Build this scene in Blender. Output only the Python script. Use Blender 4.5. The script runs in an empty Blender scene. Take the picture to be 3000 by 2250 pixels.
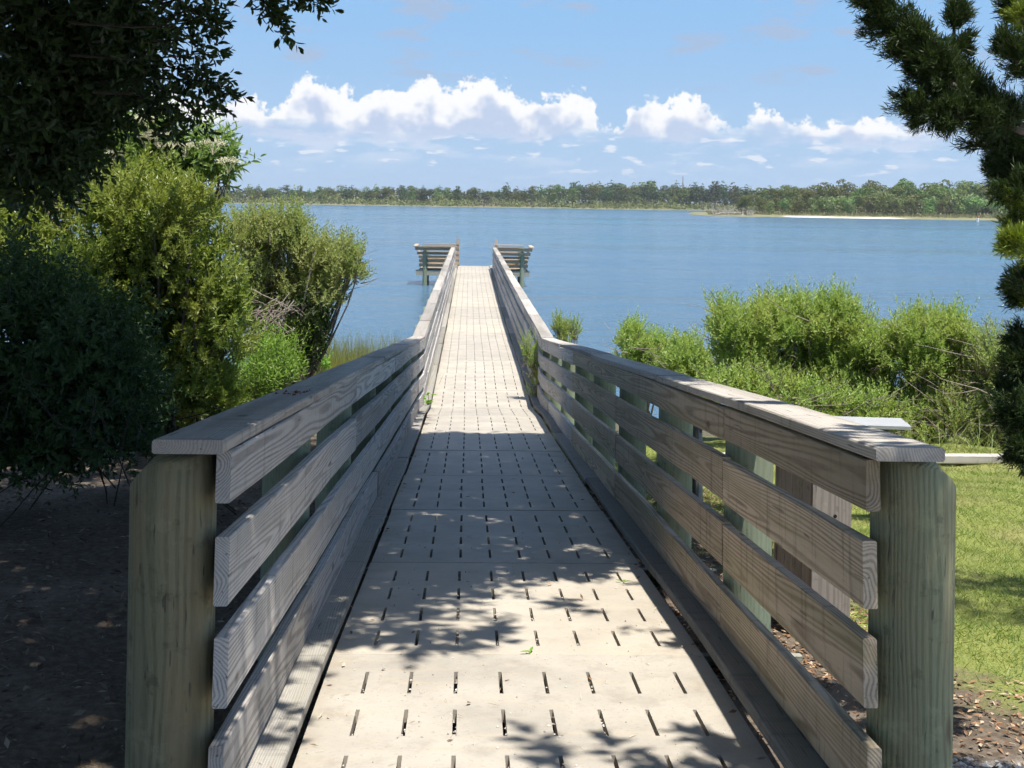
import bpy, math
import numpy as np
from mathutils import Matrix, Vector
R = math.radians
S = bpy.context.scene
C = S.collection

# ------------------------------------------------------------------ camera
F, PX, PY, ROLL = 3500.0, 1500.0, 585.0, 0.016        # focal length and principal point in photograph pixels (3000 wide)
YAW = math.atan((1500 - 1376) / F)
EYE = 4.1                                              # lens height above the water
cam = bpy.data.cameras.new('camera')
cam.sensor_width = 36.0
cam.lens = 36.0 * F / 3000.0
cam.shift_y = -(1125 - PY) / 3000.0
cam.clip_start, cam.clip_end = 0.05, 20000.0
camo = bpy.data.objects.new('camera', cam)
C.objects.link(camo)
camo.matrix_world = Matrix.Translation((0, 0, EYE)) @ Matrix.Rotation(-YAW, 4, 'Z') @ Matrix.Rotation(R(90), 4, 'X') @ Matrix.Rotation(ROLL, 4, 'Z')
S.camera = camo

# ------------------------------------------------------------------ light
SUN_TO = Vector((0.17, -0.25, 1.0)).normalized()       # direction towards the sun: high, from behind on the right
SUN_EL = math.asin(SUN_TO.z)
SUN_AZ = math.atan2(SUN_TO.x, SUN_TO.y)
sun = bpy.data.lights.new('sun', 'SUN')
sun.energy, sun.angle, sun.color = 4.6, R(0.53), (1.0, 0.955, 0.88)
suno = bpy.data.objects.new('sun', sun)
C.objects.link(suno)
suno.rotation_euler = (-SUN_TO).to_track_quat('-Z', 'Y').to_euler()
suno.location = (20, -20, 60)


class NT:
    """small node helper"""
    def __init__(s, tree):
        s.t = tree
        s.t.nodes.clear()

    def n(s, typ, ins=None, **kw):
        nd = s.t.nodes.new(typ)
        for k, v in kw.items():
            setattr(nd, k, v)
        for k, v in (ins or {}).items():
            so = nd.inputs[k]
            if isinstance(v, tuple) and len(v) == 2 and hasattr(v[0], 'outputs'):
                s.t.links.new(v[0].outputs[v[1]], so)
            elif hasattr(v, 'outputs'):
                s.t.links.new(v.outputs[0], so)
            else:
                so.default_value = v
        return nd

    def m(s, op, a, b=0.0, c=0.0, clamp=False):
        nd = s.n('ShaderNodeMath', {0: a, 1: b, 2: c}, operation=op)
        nd.use_clamp = clamp
        return nd

    def ss(s, v, a, b, lo=0.0, hi=1.0):
        return s.n('ShaderNodeMapRange', {0: v, 1: a, 2: b, 3: lo, 4: hi}, interpolation_type='SMOOTHSTEP')

    def mix(s, f, a, b, blend='MIX'):
        nd = s.n('ShaderNodeMix', None, data_type='RGBA', blend_type=blend)
        for k, v in ((0, f), (6, a), (7, b)):
            so = nd.inputs[k]
            if isinstance(v, tuple) and len(v) == 2 and hasattr(v[0], 'outputs'):
                s.t.links.new(v[0].outputs[v[1]], so)
            elif hasattr(v, 'outputs'):
                s.t.links.new(v.outputs[2] if v.bl_idname == 'ShaderNodeMix' else v.outputs[0], so)
            else:
                so.default_value = v if k == 0 else (*v, 1.0)[:4]
        return (nd, 2)

    def noise(s, vec, scale, detail=3.0, rough=0.55, dist=0.0, out=0):
        return (s.n('ShaderNodeTexNoise', {'Vector': vec, 'Scale': scale, 'Detail': detail, 'Roughness': rough, 'Distortion': dist}), out)


# ------------------------------------------------------------------ sky with a bank of fair-weather cumulus round the horizon
W = bpy.data.worlds.new('World')
S.world = W
W.use_nodes = True
N = NT(W.node_tree)
tc = N.n('ShaderNodeTexCoord')
sep = N.n('ShaderNodeSeparateXYZ', {0: (tc, 0)})
el = N.m('MAXIMUM', (sep, 2), -0.05)
sky = N.n('ShaderNodeTexSky', None, sky_type='NISHITA')
sky.sun_disc = False
sky.sun_elevation = SUN_EL
sky.sun_rotation = SUN_AZ
sky.altitude = 0
sky.air_density = 1.0
sky.dust_density = 0.35
sky.ozone_density = 1.6
az = N.m('ARCTAN2', (sep, 0), (sep, 1))
t = N.m('DIVIDE', N.m('PINGPONG', N.m('ADD', az, 0.40), 0.85), 0.85)
fc = N.n('ShaderNodeFloatCurve', {'Value': t})
pts = [(0, 300), (300, 310), (560, 300), (640, 325), (720, 300), (800, 330), (860, 262), (905, 242), (1000, 268), (1070, 285), (1140, 250), (1190, 262), (1245, 233), (1300, 268),
       (1360, 240), (1420, 226), (1480, 250), (1530, 292), (1600, 290), (1680, 258), (1735, 300), (1775, 372), (1815, 362), (1860, 300), (1930, 288), (1990, 268), (2060, 292), (2140, 362),
       (2170, 350), (2230, 312), (2290, 345), (2360, 352), (2430, 348), (2530, 342), (2600, 372), (2700, 392), (2900, 405), (3050, 380)]
cv = fc.mapping.curves[0]
P = [(((x - 1376) / F + 0.40) / 0.85, (585 - y) / F * 8.0) for x, y in pts]
cv.points[0].location = (0.0, P[0][1])
cv.points[1].location = (1.0, P[-1][1])
for p in P:
    if 0.002 < p[0] < 0.998:
        cv.points.new(*p)
fc.mapping.update()
top = N.m('DIVIDE', fc, 8.0)
v1 = N.n('ShaderNodeCombineXYZ', {0: az, 1: el, 2: 3.7})
v2 = N.n('ShaderNodeCombineXYZ', {0: az, 1: N.m('MULTIPLY', el, 3.6), 2: 1.3})
nA = N.noise(v1, 70.0, 4.0, 0.60)
nB = N.noise(v1, 34.0, 3.0, 0.55)
nS = N.noise(v2, 19.0, 3.0, 0.55)
nL = N.noise(v2, 40.0, 2.0, 0.5)
edge = N.m('SUBTRACT', N.m('ADD', top, N.m('ADD', N.m('MULTIPLY', N.m('SUBTRACT', nA, 0.50), 0.042), N.m('MULTIPLY', N.m('SUBTRACT', N.noise(v1, 190.0, 1.0, 0.6), 0.5), 0.012))), el)
body = N.ss(edge, -0.0012, 0.0055)
floor_ = N.ss(N.m('ADD', el, N.m('MULTIPLY', N.m('SUBTRACT', nS, 0.5), 0.05)), 0.043, 0.066)
cum = N.m('MULTIPLY', body, floor_)
# flat grey-white streaks under the cumulus and small scraps nearer the horizon
bandS = N.m('MULTIPLY', N.ss(el, 0.016, 0.048), N.ss(el, 0.080, 0.056))
streak = N.m('MULTIPLY', N.ss(nS, 0.47, 0.62), bandS)
scraps = N.m('MULTIPLY', N.ss(nL, 0.58, 0.68), N.m('MULTIPLY', N.ss(el, 0.014, 0.03), N.ss(el, 0.07, 0.05)))
high = N.m('MULTIPLY', N.ss(N.noise(v2, 13.0, 3.0, 0.6), 0.54, 0.68), N.m('MULTIPLY', N.ss(el, 0.085, 0.11), N.ss(el, 0.24, 0.16)))
rel = N.m('DIVIDE', N.m('SUBTRACT', el, 0.05), N.m('MAXIMUM', N.m('SUBTRACT', top, 0.05), 0.012))
lit = N.ss(N.m('ADD', rel, N.m('MULTIPLY', N.m('SUBTRACT', nB, 0.5), 2.3)), 0.10, 0.60)
K = 0.622 / 0.11
ccol = N.mix(lit, (0.56 * K, 0.66 * K, 0.86 * K), (1.02 * K, 1.02 * K, 1.03 * K))
low = N.mix(N.ss(el, 0.0, 0.20), (0.46 * K, 0.645 * K, 0.87 * K), (0.275 * K, 0.53 * K, 0.88 * K))   # clear moist air near the horizon
skyc = N.mix(N.ss(el, 0.10, 0.55), low, sky)
c1 = N.mix(N.m('MULTIPLY', high, 0.65), skyc, (0.45 * K, 0.52 * K, 0.68 * K))
c2 = N.mix(N.m('MULTIPLY', streak, 0.70), c1, (0.76 * K, 0.83 * K, 0.96 * K))
c3 = N.mix(N.m('MULTIPLY', scraps, 0.75), c2, (0.93 * K, 0.95 * K, 1.0 * K))
c4 = N.mix(cum, c3, ccol)
bg = N.n('ShaderNodeBackground', {'Color': c4, 'Strength': 0.11})
N.n('ShaderNodeOutputWorld', {'Surface': bg})

S.view_settings.view_transform = 'Standard'
S.view_settings.look = 'None'
S.view_settings.exposure = 0.70
S.view_settings.gamma = 1.0
S.view_settings.use_curve_mapping = False
S.render.engine = 'CYCLES'
S.cycles.use_denoising = True
S.cycles.max_bounces = 5
S.cycles.diffuse_bounces = 3
S.cycles.glossy_bounces = 2
S.cycles.transmission_bounces = 3
S.cycles.transparent_max_bounces = 8
S.cycles.volume_bounces = 0
S.cycles.use_light_tree = False
S.cycles.use_adaptive_sampling = True
S.cycles.adaptive_threshold = 0.03
S.cycles.adaptive_min_samples = 16


# ------------------------------------------------------------------ helpers
def at(xd, yd, Y):
    """point at depth Y seen at (xd, yd) of the photograph scaled to 2212 x 1659: used to read positions off the photograph"""
    k = 3000.0 / 2212.0
    dx, dy = xd * k - PX, yd * k - PY
    c, s = math.cos(ROLL), math.sin(ROLL)
    x, y = dx * c + dy * s, -dx * s + dy * c
    cx, cz = x / F, -y / F
    X = cx * math.cos(YAW) + math.sin(YAW)
    Yd = math.cos(YAW) - cx * math.sin(YAW)
    q = Y / Yd
    return np.array((X * q, Y, EYE + cz * q))


def pxm(px, Y):
    return px * (3000.0 / 2212.0) * Y / F


def norm(v):
    return v / np.maximum(np.linalg.norm(v, axis=-1, keepdims=True), 1e-9)


class MB:
    """collects vertex and face arrays, builds ONE mesh"""
    def __init__(s):
        s.v, s.f, s.n = [], [], 0

    def add(s, v, f):
        v = np.asarray(v, float).reshape(-1, 3)
        if len(v) == 0:
            return s
        s.v.append(v)
        if isinstance(f, np.ndarray):
            s.f.append(f + s.n)
        else:
            for q in f:
                s.f.append(np.array([q]) + s.n)
        s.n += len(v)
        return s

    def mesh(s, name, smooth=False):
        me = bpy.data.meshes.new(name)
        v = np.concatenate(s.v)
        me.vertices.add(len(v))
        me.vertices.foreach_set('co', v.astype(np.float32).ravel())
        lens = np.concatenate([np.full(len(f), f.shape[1]) for f in s.f])
        idx = np.concatenate([f.ravel() for f in s.f])
        me.loops.add(len(idx))
        me.loops.foreach_set('vertex_index', idx.astype(np.int32))
        me.polygons.add(len(lens))
        st = np.concatenate(([0], np.cumsum(lens)[:-1]))
        me.polygons.foreach_set('loop_start', st.astype(np.int32))
        me.polygons.foreach_set('use_smooth', np.full(len(lens), bool(smooth)))
        me.update(calc_edges=True)
        return me

    def build(s, name, mat, parent=None, loc=None, smooth=False):
        return obj(name, s.mesh(name, smooth), mat, parent, loc)


def obj(name, me, mat=None, parent=None, loc=None, rot=None):
    if mat is not None and not me.materials:
        me.materials.append(mat)
    o = bpy.data.objects.new(name, me)
    C.objects.link(o)
    if parent is not None:
        o.parent = parent
    if loc is not None:
        o.location = loc
    if rot is not None:
        o.rotation_euler = rot
    return o


def tag(o, label, cat, group=None, kind=None):
    o['label'] = label
    o['category'] = cat
    if group:
        o['group'] = group
    if kind:
        o['kind'] = kind
    return o


def empty(name, loc, label, cat, group=None):
    o = bpy.data.objects.new(name, None)
    o.empty_display_size = 0.2
    C.objects.link(o)
    o.location = loc
    return tag(o, label, cat, group)


def struct(o):
    o['kind'] = 'structure'
    return o


def box_vf(x0, x1, y0, y1, z0, z1, ch=0.0):
    if ch <= 0:
        v = [(x, y, z) for x in (x0, x1) for y in (y0, y1) for z in (z0, z1)]
        f = np.array([(0, 1, 3, 2), (4, 6, 7, 5), (0, 4, 5, 1), (2, 3, 7, 6), (0, 2, 6, 4), (1, 5, 7, 3)])
        return np.array(v, float), f
    raise ValueError


def sweep(path, prof, up=(0, 0, 1)):
    """closed profile (side, up) swept along path, capped ends"""
    path = np.asarray(path, float)
    prof = np.asarray(prof, float)
    n, k = len(path), len(prof)
    tg = norm(np.gradient(path, axis=0))
    side = norm(np.cross(tg, np.array(up, float)))
    upv = np.cross(side, tg)
    v = path[:, None, :] + side[:, None, :] * prof[None, :, :1] + upv[:, None, :] * prof[None, :, 1:2]
    i = np.arange(n - 1)[:, None] * k
    j = np.arange(k)[None, :]
    a = i + j
    b = i + (j + 1) % k
    f = np.stack([a, b, b + k, a + k], -1).reshape(-1, 4)
    mb = MB()
    mb.add(v.reshape(-1, 3), f)
    mb.f.append(np.array([list(range(k))[::-1]]))
    mb.f.append(np.array([[(n - 1) * k + q for q in range(k)]]))
    return mb


def rect(w, h, ch=0.005):
    w, h = w / 2, h / 2
    return [(-w + ch, -h), (w - ch, -h), (w, -h + ch), (w, h - ch), (w - ch, h), (-w + ch, h), (-w, h - ch), (-w, -h + ch)]


def tube_vf(path, rad, sides=6):
    path = np.asarray(path, float)
    rad = np.broadcast_to(np.asarray(rad, float), (len(path),))
    tg = norm(np.gradient(path, axis=0))
    ref = np.where(np.abs(tg[:, 2:3]) > 0.9, np.array([[1.0, 0, 0]]), np.array([[0, 0, 1.0]]))
    s = norm(np.cross(tg, ref))
    u = np.cross(s, tg)
    a = np.arange(sides) * 2 * np.pi / sides
    v = path[:, None, :] + rad[:, None, None] * (np.cos(a)[None, :, None] * s[:, None, :] + np.sin(a)[None, :, None] * u[:, None, :])
    n, k = len(path), sides
    i = np.arange(n - 1)[:, None] * k
    j = np.arange(k)[None, :]
    f = np.stack([i + j, i + (j + 1) % k, i + (j + 1) % k + k, i + j + k], -1).reshape(-1, 4)
    return v.reshape(-1, 3), f


def leaf_vf(P, D, Nn, L, Wd, fold=0.18, droop=0.1, hi=False):
    P, D, Nn = (np.asarray(a, float) for a in (P, D, Nn))
    n = len(P)
    L = np.broadcast_to(np.asarray(L, float), (n,))[:, None]
    Wd = np.broadcast_to(np.asarray(Wd, float), (n,))[:, None]
    D = norm(D)
    Sd = norm(np.cross(D, Nn))
    Nn = np.cross(Sd, D)
    if not hi:
        v = np.stack([P, P + D * L * .45 + Sd * Wd * .5 + Nn * fold * Wd, P + D * L - Nn * droop * L, P + D * L * .45 - Sd * Wd * .5 + Nn * fold * Wd], 1)
        f = np.arange(n * 4).reshape(n, 4)
        return v.reshape(-1, 3), f
    q = Nn * fold * Wd
    v = np.stack([P, P + D * L * .28 + Sd * Wd * .42 + q, P + D * L * .62 + Sd * Wd * .46 + q - Nn * droop * .4 * L, P + D * L - Nn * droop * L,
                  P + D * L * .62 - Sd * Wd * .46 + q - Nn * droop * .4 * L, P + D * L * .28 - Sd * Wd * .42 + q], 1)
    f0 = np.arange(n)[:, None] * 6
    f = np.concatenate([f0 + np.array([[0, 1, 2, 3]]), f0 + np.array([[0, 3, 4, 5]])])
    return v.reshape(-1, 3), f


def shoot_leaves(rng, P, D, nl, sl, L, Wd, open_=55, hi=False, fold=0.18, droop=0.1, jit=0.25):
    """leaves set in a spiral along each shoot (start P, direction D)"""
    n = len(P)
    D = norm(D)
    ref = norm(rng.normal(size=(n, 3)))
    A = norm(np.cross(D, ref))
    B = np.cross(D, A)
    sl = np.broadcast_to(np.asarray(sl, float), (n,))
    tt = (np.arange(nl) + 0.5) / nl
    ph = np.arange(nl) * 2.39996 + 0.0
    ph = ph[None, :] + rng.uniform(0, 6.28, (n, 1)) + rng.normal(0, jit, (n, nl))
    pos = P[:, None, :] + D[:, None, :] * (sl[:, None] * (0.05 + 0.95 * tt[None, :]))[:, :, None]
    rad = np.cos(ph)[..., None] * A[:, None, :] + np.sin(ph)[..., None] * B[:, None, :]
    ang = np.radians(open_) * (1.15 - 0.75 * tt[None, :]) * rng.uniform(0.7, 1.3, (n, nl))
    dv = np.cos(ang)[..., None] * D[:, None, :] + np.sin(ang)[..., None] * rad
    nv = np.cos(ang)[..., None] * rad * -1 + np.sin(ang)[..., None] * D[:, None, :]
    nv = nv + rng.normal(0, jit, nv.shape)
    ls = (L * rng.uniform(0.65, 1.15, (n, nl)) * (1.0 - 0.35 * tt[None, :] ** 3)).ravel()
    return leaf_vf(pos.reshape(-1, 3), dv.reshape(-1, 3), nv.reshape(-1, 3), ls, ls * Wd / L, fold, droop, hi)


def in_lobes(rng, lobes, n, surf=0.45, zmin=-0.7):
    """points in a union of ellipsoids, crowded towards the surface; returns points and outward directions"""
    L = np.array(lobes, float)
    vol = L[:, 3] * L[:, 4] * L[:, 5]
    pr = vol ** 0.8
    k = rng.choice(len(L), n, p=pr / pr.sum())
    d = norm(rng.normal(size=(n, 3)))
    d[:, 2] = np.where(d[:, 2] < zmin, -d[:, 2], d[:, 2])
    r = rng.uniform(0, 1, (n, 1)) ** surf
    c = L[k]
    return c[:, :3] + d * r * c[:, 3:6], d


def clump(lobes, seed, k=7, f=0.42):
    """break each lobe into smaller uneven clumps"""
    rg = np.random.default_rng(seed)
    out = []
    for l in lobes:
        l = np.array(l, float)
        out.append((*l[:3], *(l[3:6] * 0.80)))
        for q in range(k):
            d = norm(rg.normal(size=3))
            c = l[:3] + d * l[3:6] * rg.uniform(0.35, 0.72)
            out.append((*c, *(l[3:6] * f * rg.uniform(0.75, 1.2))))
    return out


def bent(rng, a, b, n=5, amp=0.08):
    """smooth, slightly wandering curve from a to b"""
    a, b = np.asarray(a, float), np.asarray(b, float)
    ln = np.linalg.norm(b - a)
    c1 = a + (b - a) * 0.33 + rng.normal(0, amp * ln * 1.4, 3)
    c2 = a + (b - a) * 0.67 + rng.normal(0, amp * ln * 1.4, 3)
    t_ = np.linspace(0, 1, n)[:, None]
    return a * (1 - t_) ** 3 + 3 * c1 * t_ * (1 - t_) ** 2 + 3 * c2 * t_ ** 2 * (1 - t_) + b * t_ ** 3


# ------------------------------------------------------------------ materials
def mat(name):
    m = bpy.data.materials.new(name)
    m.use_nodes = True
    return m, NT(m.node_tree)


def finish(nt, col, rough=0.7, bump=None, bstr=0.3, bdist=0.01, spec=0.4, **extra):
    ins = {'Base Color': col, 'Roughness': rough, 'Specular IOR Level': spec}
    if bump is not None:
        ins['Normal'] = nt.n('ShaderNodeBump', {'Height': bump, 'Strength': bstr, 'Distance': bdist})
    ins.update(extra)
    b = nt.n('ShaderNodeBsdfPrincipled', ins)
    nt.n('ShaderNodeOutputMaterial', {'Surface': b})
    return b


def leaf_mat(name, ca, cb, cc=None, trans=0.32, rough=0.45, spec=0.35, var=0.24):
    m, t_ = mat(name)
    g = t_.n('ShaderNodeNewGeometry')
    oi = t_.n('ShaderNodeObjectInfo')
    col = t_.mix((g, 'Random Per Island'), ca, cb)
    tcn = t_.n('ShaderNodeTexCoord')
    nz = t_.ss(t_.noise((tcn, 3), 2.2, 2.0), 0.35, 0.68)
    if cc is not None:
        col = t_.mix(t_.m('MULTIPLY', nz, 0.75), col, cc)
    hs = t_.n('ShaderNodeHueSaturation', {'Color': col, 'Hue': t_.m('ADD', 0.5 - var / 16, t_.m('MULTIPLY', (oi, 'Random'), var / 8)), 'Value': t_.m('ADD', 1.0 - var / 2, t_.m('MULTIPLY', (oi, 'Random'), var))})
    b = t_.n('ShaderNodeBsdfPrincipled', {'Base Color': hs, 'Roughness': rough, 'Specular IOR Level': spec})
    tr = t_.n('ShaderNodeBsdfTranslucent', {'Color': t_.n('ShaderNodeHueSaturation', {'Color': hs, 'Saturation': 1.15, 'Value': 1.25})})
    mx = t_.n('ShaderNodeMixShader', {0: trans, 1: b, 2: tr})
    t_.n('ShaderNodeOutputMaterial', {'Surface': mx})
    return m


def wood_mat(name, light, dark, stain, axis='Y', ring=55.0, contrast=0.6, stain_amt=0.35, rough=0.8, bstr=0.25, grain=0.055):
    """weathered sawn lumber: growth rings cut at a slant, fine fibres along the length, checks and stains"""
    m, t_ = mat(name)
    tcn = t_.n('ShaderNodeTexCoord')
    oi = t_.n('ShaderNodeObjectInfo')
    off = t_.n('ShaderNodeVectorMath', {0: (oi, 'Random')}, operation='SCALE')
    off.inputs['Scale'].default_value = 37.0
    st = (1.0, grain, 1.0) if axis == 'Y' else ((grain, 1.0, 1.0) if axis == 'X' else (1.0, 1.0, grain))
    p0 = t_.n('ShaderNodeVectorMath', {0: (tcn, 3), 1: st}, operation='MULTIPLY')
    po = t_.n('ShaderNodeVectorMath', {0: p0, 1: off}, operation='ADD')
    warp = t_.noise(po, 5.0, 2.0, 0.5, 0.0, 1)
    wv = t_.n('ShaderNodeVectorMath', {0: t_.n('ShaderNodeVectorMath', {0: warp, 1: (0.5, 0.5, 0.5)}, operation='SUBTRACT'), 1: (0.16, 0.16, 0.16)}, operation='MULTIPLY')
    pw = t_.n('ShaderNodeVectorMath', {0: p0, 1: wv}, operation='ADD')
    sx = t_.n('ShaderNodeSeparateXYZ', {0: pw})
    a, b_ = ((0, 2), (1, 2), (0, 1))['YXZ'.index(axis)]
    q = t_.m('ADD', t_.m('POWER', t_.m('ADD', (sx, a), t_.m('ADD', 0.07, t_.m('MULTIPLY', (oi, 'Random'), 0.05))), 2.0), t_.m('POWER', t_.m('ADD', (sx, b_), t_.m('MULTIPLY', t_.m('SUBTRACT', (oi, 'Random'), 0.5), 0.12)), 2.0))
    ringv = t_.m('SINE', t_.m('MULTIPLY', t_.m('SQRT', q), ring * 6.2832))
    ringv = t_.m('MULTIPLY', t_.ss(ringv, -0.6, 1.0), t_.m('ADD', 0.35, t_.m('MULTIPLY', t_.noise(po, 14.0, 2.0), 1.0)))
    fib = t_.noise(po, 160.0, 2.0, 0.6)
    big = t_.noise(po, 9.0, 3.0, 0.6)
    chk = t_.ss(t_.noise(po, 70.0, 2.0, 0.5), 0.67, 0.74)
    f = t_.m('ADD', t_.m('MULTIPLY', ringv, contrast), t_.m('MULTIPLY', t_.m('SUBTRACT', fib, 0.5), 0.9), clamp=True)
    col = t_.mix(f, light, dark)
    if axis == 'Z':
        blot = t_.noise((tcn, 3), 7.0, 5.0, 0.7)
        col = t_.mix(t_.m('MULTIPLY', t_.ss(blot, 0.52, 0.66), 0.55), col, tuple(min(0.6, x * 1.35) for x in light))
        col = t_.mix(t_.m('MULTIPLY', t_.ss(t_.noise((tcn, 3), 16.0, 4.0, 0.7), 0.56, 0.70), 0.5), col, tuple(x * 0.6 for x in dark))
    tone = t_.m('ADD', 0.72, t_.m('MULTIPLY', (oi, 'Random'), 0.5))
    col = t_.mix(t_.m('MULTIPLY', t_.ss(big, 0.45, 0.7), stain_amt), col, stain)
    col = t_.mix(t_.m('MULTIPLY', chk, 0.6), col, (0.05, 0.045, 0.04))
    kn_p = t_.n('ShaderNodeVectorMath', {0: t_.n('ShaderNodeVectorMath', {0: (tcn, 3), 1: {'Y': (1.0, 0.45, 1.0), 'X': (0.45, 1.0, 1.0), 'Z': (1.0, 1.0, 0.45)}[axis]}, operation='MULTIPLY'), 1: off}, operation='ADD')
    vor = t_.n('ShaderNodeTexVoronoi', {'Vector': kn_p, 'Scale': 3.4})
    knot = t_.ss((vor, 'Distance'), 0.085, 0.03)
    col = t_.mix(t_.m('MULTIPLY', knot, 0.75), col, (0.11, 0.075, 0.05))
    if axis != 'Z':
        dv = t_.n('ShaderNodeVectorMath', {0: (tcn, 3), 1: (1.0, 9.0, 0.8) if axis == 'Y' else (9.0, 1.0, 0.8)}, operation='MULTIPLY')
        drip = t_.ss(t_.noise(t_.n('ShaderNodeVectorMath', {0: dv, 1: off}, operation='ADD'), 2.2, 4.0, 0.65), 0.52, 0.72)
        col = t_.mix(t_.m('MULTIPLY', drip, 0.42), col, tuple(x * 0.42 for x in dark))
    cs = t_.n('ShaderNodeVectorMath', {0: col, 'Scale': tone}, operation='SCALE')
    h = t_.m('SUBTRACT', t_.m('ADD', t_.m('MULTIPLY', ringv, -0.5), t_.m('MULTIPLY', fib, 0.8)), t_.m('MULTIPLY', chk, 1.5))
    finish(t_, cs, rough, h, bstr, 0.004, 0.25)
    return m


M = {}
M['rail'] = wood_mat('weathered_rail_wood', (0.52, 0.49, 0.455), (0.235, 0.212, 0.192), (0.30, 0.27, 0.21), ring=105, contrast=0.8)
M['rail_brown'] = wood_mat('weathered_brown_wood', (0.51, 0.415, 0.305), (0.225, 0.168, 0.112), (0.24, 0.21, 0.10), ring=105, contrast=0.8, stain_amt=0.5)
M['cap'] = wood_mat('weathered_cap_wood', (0.45, 0.41, 0.36), (0.25, 0.22, 0.19), (0.20, 0.18, 0.14), ring=120, contrast=0.65, stain_amt=0.55)
M['curb'] = wood_mat('grey_edge_wood', (0.33, 0.31, 0.275), (0.18, 0.165, 0.145), (0.24, 0.22, 0.15), ring=120, contrast=0.6)
M['post'] = wood_mat('treated_pile_wood', (0.215, 0.200, 0.122), (0.100, 0.092, 0.054), (0.26, 0.20, 0.11), axis='Z', ring=60, contrast=0.6, stain_amt=0.55, bstr=0.6, grain=0.13)
M['post_olive'] = wood_mat('olive_pile_wood', (0.230, 0.238, 0.145), (0.118, 0.120, 0.070), (0.27, 0.23, 0.13), axis='Z', ring=60, contrast=0.6, stain_amt=0.5, bstr=0.6, grain=0.13)
M['post_green'] = wood_mat('green_pile_wood', (0.235, 0.275, 0.195), (0.155, 0.180, 0.120), (0.22, 0.20, 0.13), axis='Z', ring=60, contrast=0.45, grain=0.13)
M['bin'] = wood_mat('grey_bin_wood', (0.44, 0.39, 0.34), (0.24, 0.20, 0.165), (0.30, 0.26, 0.20), axis='Z', ring=50)
M['bench'] = wood_mat('brown_bench_wood', (0.50, 0.39, 0.27), (0.32, 0.24, 0.16), (0.26, 0.21, 0.15), axis='X', ring=50)
M['fascia'] = wood_mat('pale_beam_wood', (0.40, 0.40, 0.33), (0.28, 0.28, 0.22), (0.24, 0.24, 0.17), axis='X', ring=40)
M['timber'] = wood_mat('pale_edging_timber', (0.54, 0.50, 0.45), (0.38, 0.34, 0.30), (0.30, 0.25, 0.20), axis='X', ring=40)

m_, t_ = mat('composite_deck_panel')
tcn = t_.n('ShaderNodeTexCoord')
oi = t_.n('ShaderNodeObjectInfo')
geo = t_.n('ShaderNodeNewGeometry')
wp = (geo, 'Position')
n1 = t_.noise(wp, 2.2, 5.0, 0.62)
n2 = t_.noise(wp, 60.0, 3.0, 0.6)
n3 = t_.noise(t_.n('ShaderNodeVectorMath', {0: wp, 1: (1.0, 5.0, 1.0)}, operation='MULTIPLY'), 3.0, 4.0, 0.6)
col = t_.mix(t_.ss(n1, 0.30, 0.72), (0.475, 0.434, 0.368), (0.368, 0.335, 0.285))
col = t_.mix(t_.m('MULTIPLY', t_.ss(n3, 0.50, 0.75), 0.45), col, (0.49, 0.41, 0.295))
n4 = t_.noise(wp, 6.5, 5.0, 0.7)
col = t_.mix(t_.m('MULTIPLY', t_.ss(n4, 0.50, 0.70), 0.55), col, (0.32, 0.285, 0.24))
col = t_.mix(t_.m('MULTIPLY', t_.ss(n2, 0.56, 0.70), 0.45), col, (0.30, 0.265, 0.22))
so = t_.n('ShaderNodeSeparateXYZ', {0: (tcn, 3)})
rim = t_.ss(t_.m('ADD', t_.m('ABSOLUTE', (so, 0)), t_.m('MULTIPLY', t_.m('SUBTRACT', n4, 0.5), 0.5)), 0.60, 0.82)      # dirt swept to the edges
col = t_.mix(t_.m('MULTIPLY', rim, 0.45), col, (0.33, 0.275, 0.205))
col = t_.mix(t_.m('MULTIPLY', t_.ss((oi, 'Random'), 0.55, 1.0), 0.22), col, (0.50, 0.42, 0.30))
cs = t_.n('ShaderNodeVectorMath', {0: col, 'Scale': t_.m('ADD', 0.88, t_.m('MULTIPLY', (oi, 'Random'), 0.20))}, operation='SCALE')
finish(t_, cs, 0.65, n2, 0.25, 0.003, 0.35)
M['deck'] = m_

M['oak'] = leaf_mat('dark_glossy_leaf', (0.030, 0.058, 0.018), (0.055, 0.090, 0.026), None, 0.28, 0.38, 0.4)
M['thicket'] = leaf_mat('thicket_leaf', (0.040, 0.080, 0.030), (0.080, 0.130, 0.045), (0.06, 0.10, 0.03), 0.3)
M['myrtle'] = leaf_mat('wax_myrtle_leaf', (0.140, 0.215, 0.038), (0.320, 0.415, 0.105), (0.34, 0.38, 0.10), 0.42, 0.38)
M['elder'] = leaf_mat('elder_leaf', (0.150, 0.240, 0.060), (0.260, 0.350, 0.110), None, 0.42, 0.4)
M['groundsel'] = leaf_mat('groundsel_leaf', (0.195, 0.290, 0.060), (0.370, 0.460, 0.140), (0.37, 0.41, 0.11), 0.44)
M['groundsel2'] = leaf_mat('pale_groundsel_leaf', (0.210, 0.275, 0.080), (0.360, 0.420, 0.145), (0.33, 0.34, 0.12), 0.42)
M['vine'] = leaf_mat('vine_leaf', (0.045, 0.080, 0.020), (0.080, 0.125, 0.035), None, 0.3)
M['weed'] = leaf_mat('bright_weed_leaf', (0.160, 0.290, 0.040), (0.250, 0.390, 0.070), None, 0.42)
M['cedar'] = leaf_mat('cedar_spray', (0.022, 0.050, 0.014), (0.060, 0.100, 0.024), None, 0.2, 0.5)
M['cedar_new'] = leaf_mat('young_cedar_spray', (0.150, 0.230, 0.030), (0.250, 0.330, 0.050), None, 0.3, 0.5)
M['marsh'] = leaf_mat('marsh_grass_blade', (0.200, 0.255, 0.040), (0.340, 0.340, 0.085), (0.32, 0.27, 0.085), 0.4)
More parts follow.
